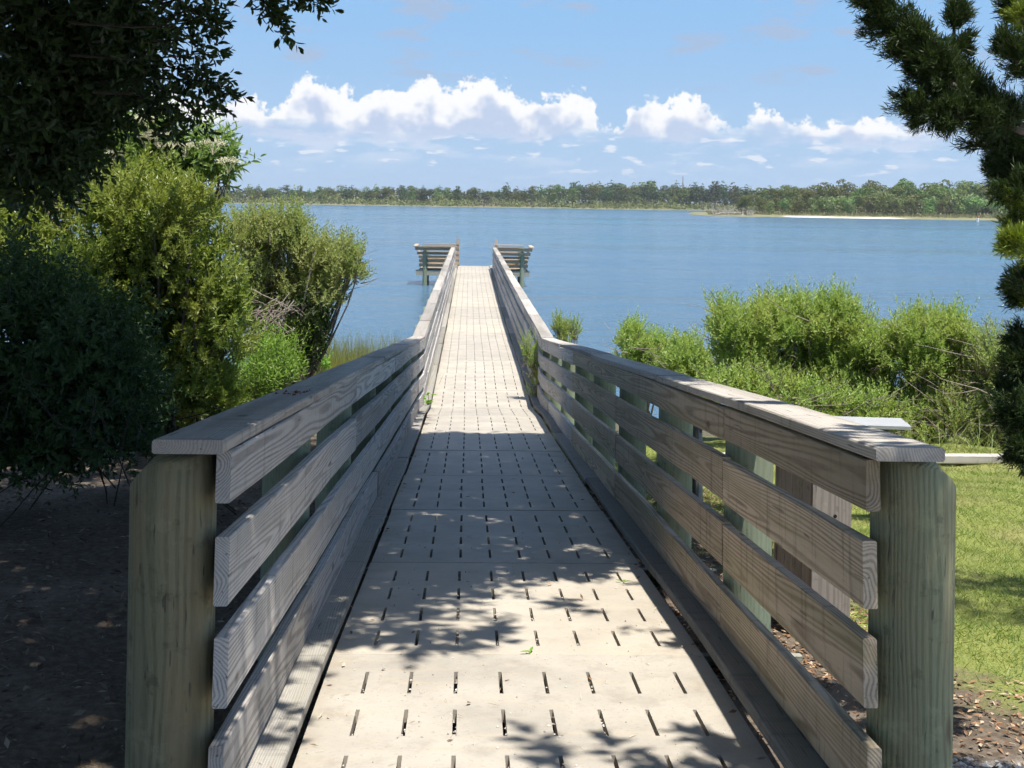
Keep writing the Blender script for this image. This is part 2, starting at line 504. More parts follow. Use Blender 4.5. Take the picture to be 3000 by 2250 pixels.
M['lawn'] = leaf_mat('lawn_blade', (0.150, 0.215, 0.040), (0.260, 0.310, 0.085), (0.31, 0.29, 0.12), 0.4)
M['far_pine'] = leaf_mat('far_pine_foliage', (0.050, 0.080, 0.030), (0.100, 0.130, 0.050), (0.110, 0.110, 0.055), 0.2, 0.6, 0.2, 0.75)
M['far_oak'] = leaf_mat('far_oak_foliage', (0.095, 0.145, 0.034), (0.165, 0.205, 0.056), (0.190, 0.180, 0.07), 0.2, 0.6, 0.2, 0.75)
M['far_shrub'] = leaf_mat('far_shrub_foliage', (0.125, 0.190, 0.045), (0.210, 0.260, 0.075), (0.25, 0.23, 0.13), 0.2, 0.6, 0.2, 0.75)
M['far_dead'] = leaf_mat('grey_dead_brush', (0.13, 0.13, 0.085), (0.20, 0.19, 0.135), None, 0.1, 0.8)
M['flower'] = leaf_mat('cream_blossom', (0.62, 0.58, 0.42), (0.74, 0.70, 0.55), None, 0.3, 0.7)


def plain(name, c, rough=0.8, var=0.3, scale=30.0, metallic=0.0, spec=0.3):
    m, t_ = mat(name)
    tcn = t_.n('ShaderNodeTexCoord')
    nz = t_.noise((tcn, 3), scale, 4.0, 0.6)
    col = t_.mix(t_.ss(nz, 0.3, 0.7), tuple(x * (1 - var) for x in c), tuple(min(0.95, x * (1 + var)) for x in c))
    finish(t_, col, rough, nz, 0.3, 0.01, spec, Metallic=metallic)
    return m


M['bark'] = plain('grey_bark', (0.13, 0.11, 0.09), 0.9, 0.4, 18)
M['dark_bark'] = plain('dark_bark', (0.045, 0.038, 0.030), 0.9, 0.3, 18)
M['twig'] = plain('grey_twig', (0.24, 0.20, 0.165), 0.9, 0.3, 30)
M['redbark'] = plain('reddish_bark', (0.15, 0.075, 0.05), 0.9, 0.4, 18)
M['drift'] = plain('bleached_driftwood', (0.42, 0.38, 0.33), 0.9, 0.25, 3)
M['metal'] = plain('white_ribbed_metal', (0.34, 0.35, 0.36), 0.35, 0.05, 6, 0.0, 0.5)
M['steel'] = plain('dull_steel', (0.20, 0.20, 0.20), 0.5, 0.2, 12, 0.6)
M['sand'] = plain('pale_sand', (0.62, 0.55, 0.43), 0.95, 0.08, 0.6)
M['orange'] = plain('faded_orange_paint', (0.55, 0.17, 0.05), 0.5, 0.1, 6)
M['white'] = plain('white_paint', (0.75, 0.75, 0.73), 0.5, 0.05, 6)
M['tower'] = plain('red_grey_mast', (0.36, 0.22, 0.20), 0.7, 0.1, 6)
M['berry'] = plain('red_brown_berry', (0.20, 0.05, 0.025), 0.6, 0.5, 40)
M['black'] = plain('black_speck', (0.02, 0.018, 0.016), 0.7, 0.3, 40)


def chip_mat(name, stops):
    m, t_ = mat(name)
    g = t_.n('ShaderNodeNewGeometry')
    cr = t_.n('ShaderNodeValToRGB', {0: (g, 'Random Per Island')})
    cr.color_ramp.interpolation = 'CONSTANT'
    e = cr.color_ramp.elements
    while len(e) < len(stops):
        e.new(0.5)
    for i, c in enumerate(stops):
        e[i].position = i / len(stops)
        e[i].color = (*c, 1)
    finish(t_, cr, 0.85, None)
    return m


M['litter'] = chip_mat('leaf_and_bark_litter', [(0.16, 0.085, 0.045), (0.30, 0.17, 0.09), (0.42, 0.30, 0.19), (0.10, 0.07, 0.05), (0.24, 0.13, 0.06), (0.50, 0.40, 0.28), (0.20, 0.15, 0.11)])
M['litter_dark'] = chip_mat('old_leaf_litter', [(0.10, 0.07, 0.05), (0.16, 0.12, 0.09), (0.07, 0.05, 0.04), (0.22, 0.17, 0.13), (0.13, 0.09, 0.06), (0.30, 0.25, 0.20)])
M['pebble'] = chip_mat('pale_pebble', [(0.55, 0.51, 0.46), (0.42, 0.38, 0.33), (0.65, 0.62, 0.57), (0.30, 0.27, 0.24)])
M['straw'] = chip_mat('dry_straw_bits', [(0.52, 0.42, 0.28), (0.40, 0.30, 0.18), (0.60, 0.53, 0.40)])

# ------------------------------------------------------------------ the land: one sheet falling from the path to the water
GY = np.array([-60, 0, 3, 4, 6, 10, 13, 16, 20, 24, 30, 60, 120], float)
GH = np.array([1.70, 1.78, 1.88, 1.95, 2.06, 2.42, 2.66, 3.15, 3.82, 4.16, 4.8, 6.0, 7.0], float)
CX = 0.236                                             # centre line of the pier


def gz(x, y):
    x, y = np.asarray(x, float), np.asarray(y, float)
    yy = y + 0.25 * np.sin(x * 0.35 + 1.0) + np.where(x < -1.5, -np.clip((-1.5 - x) * 0.12, 0, 1.5), 0)
    z = EYE - np.interp(yy, GY, GH)
    z += 0.025 * np.sin(x * 1.9 + y * 1.3) + 0.02 * np.sin(x * 3.7 - y * 2.9 + 1.0) + 0.012 * np.sin(x * 8.1 + y * 6.7)
    under = np.exp(-((x - CX) / 1.0) ** 4) * np.clip((y - 2.4) * 0.6, 0, 1)
    return z - 0.16 * under


xs = np.unique(np.concatenate([np.linspace(-90, -12, 40), np.linspace(-12, 14, 175), np.linspace(14, 90, 40)]))
ys = np.unique(np.concatenate([np.linspace(-60, 0, 30), np.linspace(0, 26, 175), np.linspace(26, 120, 30)]))
gx, gy = np.meshgrid(xs, ys)
gv = np.stack([gx, gy, gz(gx, gy)], -1).reshape(-1, 3)
nx, ny = len(xs), len(ys)
ii = (np.arange(ny - 1)[:, None] * nx + np.arange(nx - 1)[None, :]).ravel()
gf = np.stack([ii, ii + 1, ii + nx + 1, ii + nx], -1)

m_, t_ = mat('ground_soil_and_turf')
geo = t_.n('ShaderNodeNewGeometry')
wp = (geo, 'Position')
sx = t_.n('ShaderNodeSeparateXYZ', {0: wp})
nb = t_.noise(wp, 1.1, 4.0, 0.6)
nf = t_.noise(wp, 26.0, 4.0, 0.65)
ng = t_.noise(wp, 90.0, 3.0, 0.6)
wob = t_.m('MULTIPLY', t_.m('SUBTRACT', nb, 0.5), 1.6)
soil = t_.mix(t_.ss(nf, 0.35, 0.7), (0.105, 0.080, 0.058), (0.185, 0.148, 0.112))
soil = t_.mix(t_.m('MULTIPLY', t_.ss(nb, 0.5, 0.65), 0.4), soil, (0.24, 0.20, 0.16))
turf = t_.mix(t_.ss(ng, 0.35, 0.65), (0.15, 0.20, 0.04), (0.28, 0.28, 0.09))
turf = t_.mix(t_.m('MULTIPLY', t_.ss(nb, 0.45, 0.7), 0.5), turf, (0.30, 0.26, 0.12))
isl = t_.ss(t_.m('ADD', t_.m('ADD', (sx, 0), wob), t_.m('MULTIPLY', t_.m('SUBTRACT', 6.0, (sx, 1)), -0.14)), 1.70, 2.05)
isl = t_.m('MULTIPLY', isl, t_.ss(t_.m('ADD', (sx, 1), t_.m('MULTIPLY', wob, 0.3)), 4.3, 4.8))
mud = t_.ss((sx, 1), 14.5, 18.0)
gr = t_.m('MULTIPLY', t_.ss(t_.m('ADD', (sx, 1), t_.m('MULTIPLY', wob, 0.3)), 4.2, 3.95), t_.ss((sx, 0), 1.4, 1.8))
col = t_.mix(isl, soil, turf)
col = t_.mix(gr, col, t_.mix(t_.ss(ng, 0.4, 0.6), (0.36, 0.33, 0.29), (0.62, 0.59, 0.54)))
col = t_.mix(mud, col, (0.12, 0.11, 0.075))
finish(t_, col, 0.95, t_.m('ADD', nf, t_.m('MULTIPLY', ng, 0.5)), 0.6, 0.03, 0.15)
M['ground'] = m_
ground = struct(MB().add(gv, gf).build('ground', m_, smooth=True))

# ------------------------------------------------------------------ water
m_, t_ = mat('sound_water')
geo = t_.n('ShaderNodeNewGeometry')
wp = (geo, 'Position')
ws = t_.n('ShaderNodeVectorMath', {0: wp, 1: (0.45, 1.0, 1.0)}, operation='MULTIPLY')
w1 = t_.noise(ws, 0.55, 3.0, 0.55, 0.3)
w2 = t_.noise(ws, 2.3, 3.0, 0.6, 0.5)
w3 = t_.noise(ws, 8.5, 2.0, 0.55)
band = t_.noise(t_.n('ShaderNodeVectorMath', {0: wp, 1: (0.12, 1.0, 1.0)}, operation='MULTIPLY'), 0.020, 4.0, 0.6)
calm = t_.ss(band, 0.40, 0.66)
w0 = t_.noise(ws, 0.17, 3.0, 0.6, 0.4)
w00 = t_.noise(ws, 0.045, 3.0, 0.6, 0.4)
hh = t_.m('ADD', t_.m('ADD', t_.m('MULTIPLY', w00, 2.0), t_.m('MULTIPLY', w0, 0.75)), t_.m('ADD', t_.m('MULTIPLY', w1, 0.30), t_.m('ADD', t_.m('MULTIPLY', w2, 0.16), t_.m('MULTIPLY', w3, 0.04))))
bp = t_.n('ShaderNodeBump', {'Height': hh, 'Strength': t_.m('ADD', 0.75, t_.m('MULTIPLY', calm, 0.25)), 'Distance': 1.5})
colw = t_.mix(calm, (0.075, 0.150, 0.225), (0.060, 0.125, 0.190))
colw = t_.mix(t_.ss(t_.noise(wp, 0.006, 2.0), 0.45, 0.65), colw, (0.055, 0.145, 0.205))
b = t_.n('ShaderNodeBsdfPrincipled', {'Base Color': colw, 'Roughness': t_.m('ADD', 0.10, t_.m('MULTIPLY', calm, 0.10)), 'IOR': 1.33, 'Specular IOR Level': 0.5, 'Normal': bp})
t_.n('ShaderNodeOutputMaterial', {'Surface': b})
M['water'] = m_
wv = np.array([(-9000, 14, 0), (9000, 14, 0), (9000, 12000, 0), (-9000, 12000, 0)], float)
struct(MB().add(wv, np.array([[0, 1, 2, 3]])).build('water', m_))

# ------------------------------------------------------------------ the pier
NP, PL, Y0 = 30, 1.86, 3.05
DY = np.array([3.05, 4.91, 6.8, 8.7, 10.5, 12.35, 14.2, 16.07, 17.93, 19.8, 23, 27, 31, 40, 60])
DH = np.array([1.735, 1.869, 2.06, 2.25, 2.425, 2.597, 2.76, 2.91, 3.135, 3.165, 3.165, 3.235, 3.27, 3.305, 3.29])
KY = np.array([0.0, 3.27, 17.9, 30.0, 57.0])
KH = np.array([0.347, 0.66, 2.065, 2.14, 2.27])


def dz(y):
    return EYE - np.interp(y, DY, DH)


def kz(y):
    return EYE - np.interp(y, KY, KH)


rng = np.random.default_rng(11)
pier = empty('pier', (CX, Y0, float(dz(Y0)) - 0.3), 'long wooden pier with slotted beige deck panels and board railings running out over the water', 'pier')
PO = np.array(pier.location)


def part(name, mb, m, org, smooth=False):
    """mesh with vertices in world space, origin moved to org, child of the pier"""
    me = mb.mesh(name, smooth)
    me.transform(Matrix.Translation(-Vector(org)))
    return obj(name, me, m, pier, Vector(org) - Vector(PO))


# deck panels: 8 x 4 slots cut through each panel
PW, TH = 1.52, 0.045
cols = (np.arange(8) - 3.5) * 0.172
rows = 0.135 + np.arange(4) * 0.418
xe = np.concatenate([[-PW / 2], np.sort(np.concatenate([cols - 0.007, cols + 0.007])), [PW / 2]])
ye = np.concatenate([[0.0015], np.sort(np.concatenate([rows, rows + 0.25])), [PL - 0.0015]])
nxe, nye = len(xe), len(ye)
X2, Y2 = np.meshgrid(xe, ye)
vt = np.stack([X2, Y2, np.zeros_like(X2)], -1).reshape(-1, 3)
vb = vt - np.array([0, 0, TH])
nv = len(vt)
ft, fw = [], []
hole = lambda i, j: (0 <= i < nxe - 1) and (0 <= j < nye - 1) and (i % 2 == 1) and (j % 2 == 1)
for j in range(nye - 1):
    for i in range(nxe - 1):
        a = j * nxe + i
        q = (a, a + 1, a + nxe + 1, a + nxe)
        if hole(i, j):
            for s0, s1 in ((0, 1), (1, 2), (2, 3), (3, 0)):
                fw.append((q[s0], q[s1], q[s1] + nv, q[s0] + nv))
        else:
            ft.append(q)
            ft.append((q[3] + nv, q[2] + nv, q[1] + nv, q[0] + nv))
for i in range(nxe - 1):
    a, b_ = i, (nye - 1) * nxe + i
    fw.append((a + 1, a, a + nv, a + 1 + nv))
    fw.append((b_, b_ + 1, b_ + 1 + nv, b_ + nv))
for j in range(nye - 1):
    a, b_ = j * nxe, j * nxe + nxe - 1
    fw.append((a, a + nxe, a + nxe + nv, a + nv))
    fw.append((b_ + nxe, b_, b_ + nv, b_ + nxe + nv))
pm = MB().add(np.concatenate([vt, vb]), np.array(ft + fw)).mesh('deck_panel')
for k in range(NP):
    y0, y1 = Y0 + k * PL, Y0 + (k + 1) * PL
    z0, z1 = float(dz(y0)), float(dz(y1))
    o = obj('deck_panel', pm, M['deck'], pier, Vector((CX + rng.normal(0, 0.004), y0, z0 + rng.uniform(-0.003, 0.003))) - Vector(PO))
    o.rotation_euler = (math.atan2(z1 - z0, y1 - y0), 0, rng.normal(0, 0.0012))


def segs(start, ln, end):
    a, out = start, []
    while a < end - 0.2:
        out.append((a, min(end, ln[0])) if a < ln[0] - 0.1 else None)
        a = ln[0] if a < ln[0] - 0.1 else a
        ln = [ln[0] + ln[1], ln[1]]
    return [s for s in out if s]


def rail_board(name, side, xoff, ya, yb, zf, w, h, m, wav=0.004, ch=0.004):
    n = max(4, int((yb - ya) / 0.55) + 1)
    y = np.linspace(ya + 0.003, yb - 0.003, n)
    ph = rng.uniform(0, 6.28, 3)
    x = CX + side * xoff + wav * np.sin(y * 1.7 + ph[0]) * 0.8 + rng.normal(0, 0.0025)
    z = zf(y) + wav * np.sin(y * 1.3 + ph[1]) + rng.normal(0, 0.003)
    path = np.stack([x, y, z], -1)
    me = sweep(path, rect(w, h, ch)).mesh(name)
    sl = math.atan2(z[-1] - z[0], y[-1] - y[0])          # local Y runs along the board
    me.transform(Matrix.Rotation(-sl, 4, 'X') @ Matrix.Translation(-Vector(path[0])))
    return obj(name, me, m, pier, Vector(path[0]) - Vector(PO), (sl, 0, 0))


TAIL = 56.2
OFF = [(0.108, 0.140), (0.361, 0.184), (0.640, 0.187), (0.918, 0.186)]      # below the top of the cap: centre of each board, height
for side in (-1, 1):
    first = 5.12 if side > 0 else 6.97
    for k, (dc, h) in enumerate(OFF):
        st = [first + (0 if side > 0 else (1.85 if k == 2 else 0.0)), 3.70]
        if k == 3:
            st[0] = 5.12
        a = 3.27 - (0.05 if k == 3 else 0.0)
        for ya, yb in segs(a, st, TAIL):
            # stop at the bend so each board stays straight
            for y0, y1 in ((ya, min(yb, 17.9)), (max(ya, 17.9), yb)):
                if y1 - y0 > 0.15:
                    mm = M['rail_brown'] if (side > 0 and y0 < 12.4) else M['rail']
                    rail_board('rail_board', side, 0.894, y0, y1, lambda y, d=dc: kz(y) - d, 0.040, h, mm)
    for ya, yb in segs(3.19, [6.95 if side > 0 else 5.6, 3.70], TAIL):
        for y0, y1 in ((ya, min(yb, 17.9)), (max(ya, 17.9), yb)):
            if y1 - y0 > 0.15:
                rail_board('cap_board', side, 0.968, y0, y1, lambda y: kz(y) - 0.019, 0.188, 0.037, M['cap'], 0.003, 0.005)
    for ya, yb in segs(3.05, [6.3 if side > 0 else 7.6, 3.72], 58.8):
        for y0, y1 in ((ya, min(yb, 17.93)), (max(ya, 17.93), yb)):
            if y1 - y0 > 0.15:
                rail_board('edge_board', side, 0.872, y0, y1, lambda y: dz(y) + 0.028, 0.190, 0.045, M['curb'], 0.004, 0.006)


def post_mesh(r, h, near, side, seed):
    rg = np.random.default_rng(seed)
    n, zs = 22, np.concatenate([np.linspace(0, 0.86, 5), [0.93, 1.0]]) * h
    a = np.arange(n) * 2 * np.pi / n
    rr = r * (1 + 0.02 * np.sin(a * 3 + rg.uniform(0, 6)) + 0.012 * np.sin(a * 5 + rg.uniform(0, 6)))
    cx, cy = np.cos(a) * rr, np.sin(a) * rr
    cx = np.where(cx * -side > 0.94 * r, -side * 0.94 * r, cx)          # sawn flat where the boards are bolted on
    mb = MB()
    rings = []
    for z in zs:
        k = 1.0 + 0.03 * (1 - z / h)
        rings.append(np.stack([cx * k, cy * k, np.full(n, z)], -1))
    for fr in (0.66, 0.33, 0.02):
        rings.append(np.stack([cx * fr, cy * fr, np.full(n, h)], -1))
    V = np.stack(rings)
    if near:
        o = V[..., 0] * side
        lim = h - np.clip(o - 0.30 * r, 0, None) * 1.15 - np.clip(-V[..., 1] - 0.75 * r, 0, None) * 0.5
        V[..., 2] = np.minimum(V[..., 2], lim)
    L = len(V)
    i = np.arange(L - 1)[:, None] * n
    j = np.arange(n)[None, :]
    f = np.stack([i + j, i + (j + 1) % n, i + (j + 1) % n + n, i + j + n], -1).reshape(-1, 4)
    return mb.add(V.reshape(-1, 3), f)


py = 3.39 + np.arange(29) * 1.856
for side in (-1, 1):
    for k, y in enumerate(py):
        if y > 55.8:
            continue
        top = float(kz(y)) - (0.045 if k == 0 else 0.060)
        bot = min(float(gz(CX + side, y)) - 0.5, -0.4 if y > 20 else 9)
        if y > 26:
            bot = -1.2
        r = 0.118 if k == 0 else 0.104
        mb = post_mesh(r, top - bot, k == 0, side, 100 + k * 2 + side)
        o = obj('post', mb.mesh('post', True), (M['post'] if side < 0 else M['post_olive']) if k == 0 else M['post_green'], pier, Vector((CX + side * (0.918 + 0.94 * r + (0.022 if k == 0 else 0.0)), y, bot)) - Vector(PO))
# cross beams and stringers below the deck
for k, y in enumerate(py):
    if y > 56:
        continue
    z = float(dz(y)) - 0.34
    v, f = box_vf(CX - 1.32, CX + 1.30, y + 0.10, y + 0.142, z, z + 0.2)
    part('cross_beam', MB().add(v, f), M['fascia'], (CX, y, z))
for xo in (-0.72, 0.0, 0.72):
    for k in range(0, NP, 3):
        y = np.linspace(Y0 + k * PL + 0.01, Y0 + (k + 3) * PL - 0.01, 7)
        pth = np.stack([np.full(7, CX + xo), y, dz(y) - 0.093], -1)
        part('stringer', sweep(pth, rect(0.05, 0.085, 0.003)), M['fascia'], pth[0])

# the head of the pier: a cross platform with benches whose backs lean outwards
ZD = float(dz(57.5))


def hbar(name, x0, x1, y, z, h, m, th=0.038, lean=0.0):
    pth = np.array([(x0, y, z), ((x0 + x1) / 2, y, z), (x1, y, z)], float)
    pr = np.array(rect(th, h, 0.004))
    c, s = math.cos(lean), math.sin(lean)
    pr = np.stack([pr[:, 0] * c + pr[:, 1] * s, -pr[:, 0] * s + pr[:, 1] * c], -1)
    return part(name, sweep(pth, pr), m, pth[0])


def ybar(name, x, y0, y1, z, h, m, th=0.038, lean=0.0):
    pth = np.array([(x, y0, z), (x, (y0 + y1) / 2, z), (x, y1, z)], float)
    pr = np.array(rect(th, h, 0.004))
    c, s = math.cos(lean), math.sin(lean)
    pr = np.stack([pr[:, 0] * c + pr[:, 1] * s, -pr[:, 0] * s + pr[:, 1] * c], -1)
    return part(name, sweep(pth, pr), m, pth[0])


YN, YF = 56.3, 58.75
for side in (-1, 1):
    xi, xo = CX + side * 1.02, CX + side * 2.52
    xa, xb = min(xi, xo), max(xi, xo)
    # floor boards of the wing
    for k in range(9):
        y = YN + 0.05 + k * 0.27
        hbar('platform_plank', xa - (0.22 if side > 0 else 0), xb + (0.22 if side < 0 else 0), y + 0.13, ZD - 0.022, 0.04, M['bench'], 0.255)
    # leaning back of the bench on the shore side
    for zz, hh2 in ((0.93, 0.14), (0.72, 0.13), (0.55, 0.12)):
        lo = (zz - 0.45) * 0.42
        hbar('bench_slat', xa - (0.02 if side > 0 else lo + 0.03), xb + (lo + 0.03 if side > 0 else 0.02), YN - lo, ZD + zz, hh2, M['bench'], 0.036, 0.40)
    hbar('bench_cap', xa - 0.25 if side > 0 else xa - 0.33, xb + 0.25 if side < 0 else xb + 0.33, YN - 0.27, ZD + 1.045, 0.036, M['bench'], 0.19)
    for zz in (0.36, 0.14):
        hbar('rail_slat', xa - 0.05, xb, YN + 0.02, ZD + zz, 0.135, M['bench'])
    hbar('bench_seat', xa, xb, YN + 0.30, ZD + 0.45, 0.04, M['bench'], 0.40)
    # outer side
    for zz, hh2 in ((0.93, 0.14), (0.72, 0.13), (0.55, 0.12)):
        lo = (zz - 0.45) * 0.42
        ybar('bench_slat', CX + side * (2.52 + lo), YN + 0.16, YF, ZD + zz, hh2, M['bench'], 0.036, 0.40 * side)
    ybar('bench_cap', CX + side * 2.76, YN - 0.165, YF, ZD + 1.043, 0.036, M['bench'], 0.19)
    for zz in (0.36, 0.14):
        ybar('rail_slat', CX + side * 2.54, YN, YF, ZD + zz, 0.135, M['bench'])
    # far side rail with an opening in line with the deck
    xg = CX - 0.70 if side < 0 else CX + 1.02
    x0, x1 = (CX - 2.5, xg) if side < 0 else (xg, CX + 2.5)
    for zz in (0.12, 0.38, 0.64, 0.90):
        hbar('rail_slat', x0, x1, YF, ZD + zz, 0.15, M['bench'])
    hbar('cap_board', x0, x1, YF + 0.02, ZD + 1.05, 0.036, M['bench'], 0.19)
    for xx, tp in ((xg - side * -0.08, 1.34),):
        v, f = box_vf(xx - 0.07, xx + 0.07, YF + 0.03, YF + 0.17, -1.0, ZD + tp)
        part('post', MB().add(v, f), M['bin'], (xx, YF, -1.0))
    # round corner piles and the beams they carry
    for y in (YN - 0.02, YF - 0.2):
        mb = post_mesh(0.115, ZD + (1.0 if y < 57 else 0.9) + 1.3, False, side, 900 + int(y) + side)
        obj('post', mb.mesh('post', True), M['post_green'], pier, Vector((CX + side * 2.28, y, -1.3)) - Vector(PO))
    hbar('fascia_beam', xa - 0.2, xb + 0.12, YN - 0.05, ZD - 0.20, 0.26, M['fascia'], 0.045)
    hbar('fascia_beam', xa, xb, YF + 0.06, ZD - 0.20, 0.26, M['fascia'], 0.045)
    ybar('fascia_beam', CX + side * 2.57, YN + 0.03, YF, ZD - 0.20, 0.26, M['fascia'], 0.045)

# ------------------------------------------------------------------ far shore and island
def cards(rng, P, size, up=0.3, out=None):
    n = len(P)
    d = norm(rng.normal(size=(n, 3)) + np.array([0, 0, up]))
    nn = norm(rng.normal(size=(n, 3)) + np.array([0, -0.5, 0.6])) if out is None else norm(out * 1.3 + rng.normal(0, 0.45, (n, 3)))
    if out is not None:
        d = norm(np.cross(nn, rng.normal(size=(n, 3))))
    s = size * rng.uniform(0.6, 1.3, n)
    return leaf_vf(P - d * s[:, None] * 0.5, d, nn, s, s * 0.75, 0.15, 0.1)


def far_tree_meshes(kind, seed, ncards, csize):
    """crown and trunk of unit height"""
    rg = np.random.default_rng(seed)
    lobes = []
    if kind == 'pine':
        for k in range(9):
            z = rg.uniform(0.26, 0.92)
            r = 0.24 * (1.15 - z) + 0.07
            a = rg.uniform(0, 6.28)
            q = rg.uniform(0, 0.17) * (1.2 - z) * 1.6
            lobes.append((math.cos(a) * q, math.sin(a) * q, z, r * 1.25, r * 1.25, r * 0.55))
        lobes.append((0, 0, 0.94, 0.07, 0.07, 0.07))
    elif kind == 'oak':
        for k in range(9):
            z = rg.uniform(0.20, 0.84)
            a = rg.uniform(0, 6.28)
            q = rg.uniform(0.05, 0.34)
            r = rg.uniform(0.12, 0.21)
            lobes.append((math.cos(a) * q, math.sin(a) * q, z, r * 1.2, r * 1.2, r * 0.85))
    else:
        for k in range(8):
            z = rg.uniform(0.16, 0.74)
            a = rg.uniform(0, 6.28)
            q = rg.uniform(0.0, 0.45)
            r = rg.uniform(0.17, 0.27)
            lobes.append((math.cos(a) * q, math.sin(a) * q, z, r * 1.3, r * 1.3, r))
    P, od = in_lobes(rg, lobes, ncards, 0.22, -0.8)
    v, f = cards(rg, P, csize, 0.3, od)
    cr = MB().add(v, f).mesh('crown')
    tb = MB()
    b = bent(rg, (0, 0, -0.03), (rg.normal(0, 0.03), rg.normal(0, 0.03), 0.80), 5, 0.02)
    tb.add(*tube_vf(b, np.linspace(0.016, 0.006, 5), 5))
    for k in range(6):
        l = lobes[k]
        s = b[2] if l[2] < 0.55 else b[3]
        tb.add(*tube_vf(bent(rg, s, l[:3], 4, 0.05), np.linspace(0.008, 0.003, 4), 4))
    return cr, tb.mesh('trunk')


def far_tree(name, meshes, loc, h, wid, label, cat, group, cm, tm, rz):
    e = empty(name, loc, label, cat, group)
    e.rotation_euler = (0, 0, rz)
    e.scale = (h * wid, h * wid, h)
    for nm, me, mm in (('crown', meshes[0], cm), ('trunk', meshes[1], tm)):
        obj(nm, me, mm, e)
    return e


rng = np.random.default_rng(5)
FP = [far_tree_meshes('pine', 20 + k, 420, 0.075) for k in range(5)]
FO = [far_tree_meshes('oak', 40 + k, 460, 0.085) for k in range(4)]
FS = [far_tree_meshes('shrub', 60 + k, 300, 0.13) for k in range(4)]
for me_, mm in ((FP, 'far_pine'), (FO, 'far_oak'), (FS, 'far_shrub')):
    for a, b in me_:
        a.materials.append(M[mm])
        b.materials.append(M['bark'])
FPs = []
for a, b in FP[:3]:
    a2 = a.copy()
    a2.materials[0] = M['far_oak']
    FPs.append((a2, b))

YM = 600.0
mx = np.linspace(-420, 520, 60)
my = np.array([0, 6, 14, 40, 120, 600, 2500], float)
mzz = np.array([-0.4, 0.25, 0.6, 1.0, 1.6, 2.5, 4.0])
GX, GYY = np.meshgrid(mx, my)
shore_off = 10 * np.sin(mx * 0.013 + 0.6) + 4 * np.sin(mx * 0.06) + 26 * np.clip((mx - 60) / 200, 0, 1)
v = np.stack([GX, YM + GYY + shore_off[None, :], np.broadcast_to(mzz[:, None], GX.shape)], -1).reshape(-1, 3)
ii = (np.arange(len(my) - 1)[:, None] * len(mx) + np.arange(len(mx) - 1)[None, :]).ravel()
m_, t_ = mat('tan_marsh_shore')
geo = t_.n('ShaderNodeNewGeometry')
nz = t_.noise((geo, 'Position'), 0.12, 4.0, 0.6)
finish(t_, t_.mix(t_.ss(nz, 0.35, 0.65), (0.24, 0.21, 0.12), (0.16, 0.17, 0.075)), 0.95, None)
M['shore'] = m_
struct(MB().add(v, np.stack([ii, ii + 1, ii + len(mx) + 1, ii + len(mx)], -1)).build('far_shore', m_, smooth=True))


def sho(x):
    return YM + np.interp(x, mx, shore_off)


TX = np.array([560, 660, 900, 1130, 1170, 1230, 1400, 1500, 1650, 1780, 1900, 2050, 2150, 2300, 2700, 3100]) * 0.73733
TY = np.array([541, 543, 545, 545, 533, 545, 548, 544, 541, 535, 534, 536, 542, 548, 552, 552]) * 0.73733
n_front, n_back = 105, 95
for k in range(n_front + n_back):
    back = k >= n_front
    u = ((k - n_front + 0.5) / n_back if back else (k + 0.5) / n_front) + rng.normal(0, 0.003)
    xd = 380 + u * (2330 - 380)
    Yt = 600 + (rng.uniform(45, 95) if back else rng.uniform(18, 42))
    p = at(xd, 430, Yt)
    Yt = float(sho(p[0])) - 600 + Yt
    yd = np.interp(xd, TX, TY)
    topz = at(xd, yd + rng.uniform(-4.0, 10.0) + (3 if not back else -0.5), Yt)[2]
    p = at(xd, 430, Yt)
    base = 0.9
    h = max(5.0, topz - base) * 1.06
    if xd < 1050:
        pine = rng.uniform() < (0.75 if back else 0.4)
    else:
        pine = rng.uniform() < 0.8
    ms = (FP if rng.uniform() < 0.75 else FPs)[rng.integers(0, 3)] if pine else FO[rng.integers(0, 4)]
    far_tree('pine_tree' if pine else 'broadleaf_tree', ms, (p[0], Yt, base), h, rng.uniform(0.9, 1.35) * (1.0 if pine else 0.85),
             'pine tree in the wood lining the far shore' if pine else 'rounded broadleaf tree in the wood lining the far shore', 'tree',
             'pines of the far shore' if pine else 'broadleaf trees of the far shore', None, None, rng.uniform(0, 6.28))
# low brush and marsh grass in front of the far wood: one mass
mb = MB()
n = 21000
xb = rng.uniform(-260, 330, n)
dep = rng.uniform(0, 1, n)
yb = sho(xb) + 5 + dep * 34
hb = (1.3 + 4.2 * dep) * (0.6 + 0.5 * np.sin(xb * 0.11) ** 2 + 0.5 * np.sin(xb * 0.037 + 1.0) ** 2) * rng.uniform(0.5, 1.1, n)
Pb = np.stack([xb, yb, 0.35 + hb * rng.uniform(0.2, 1.0, n)], -1)
grey = (np.sin(xb * 0.05 + 0.7) + np.sin(xb * 0.21) * 0.6 + rng.normal(0, 0.5, n)) > 1.2
grey |= (xb < -20) & (rng.uniform(size=n) < 0.18)
v, f = cards(rng, Pb[~grey], 1.3)
o = MB().add(v, f).build('shore_brush', M['far_shrub'])
tag(o, 'low green brush in front of the wood on the far shore', 'brush', kind='stuff')
v, f = cards(rng, Pb[grey], 1.0)
o = MB().add(v, f).build('dead_brush', M['far_dead'])
tag(o, 'grey leafless brush in front of the wood on the far shore', 'brush', kind='stuff')

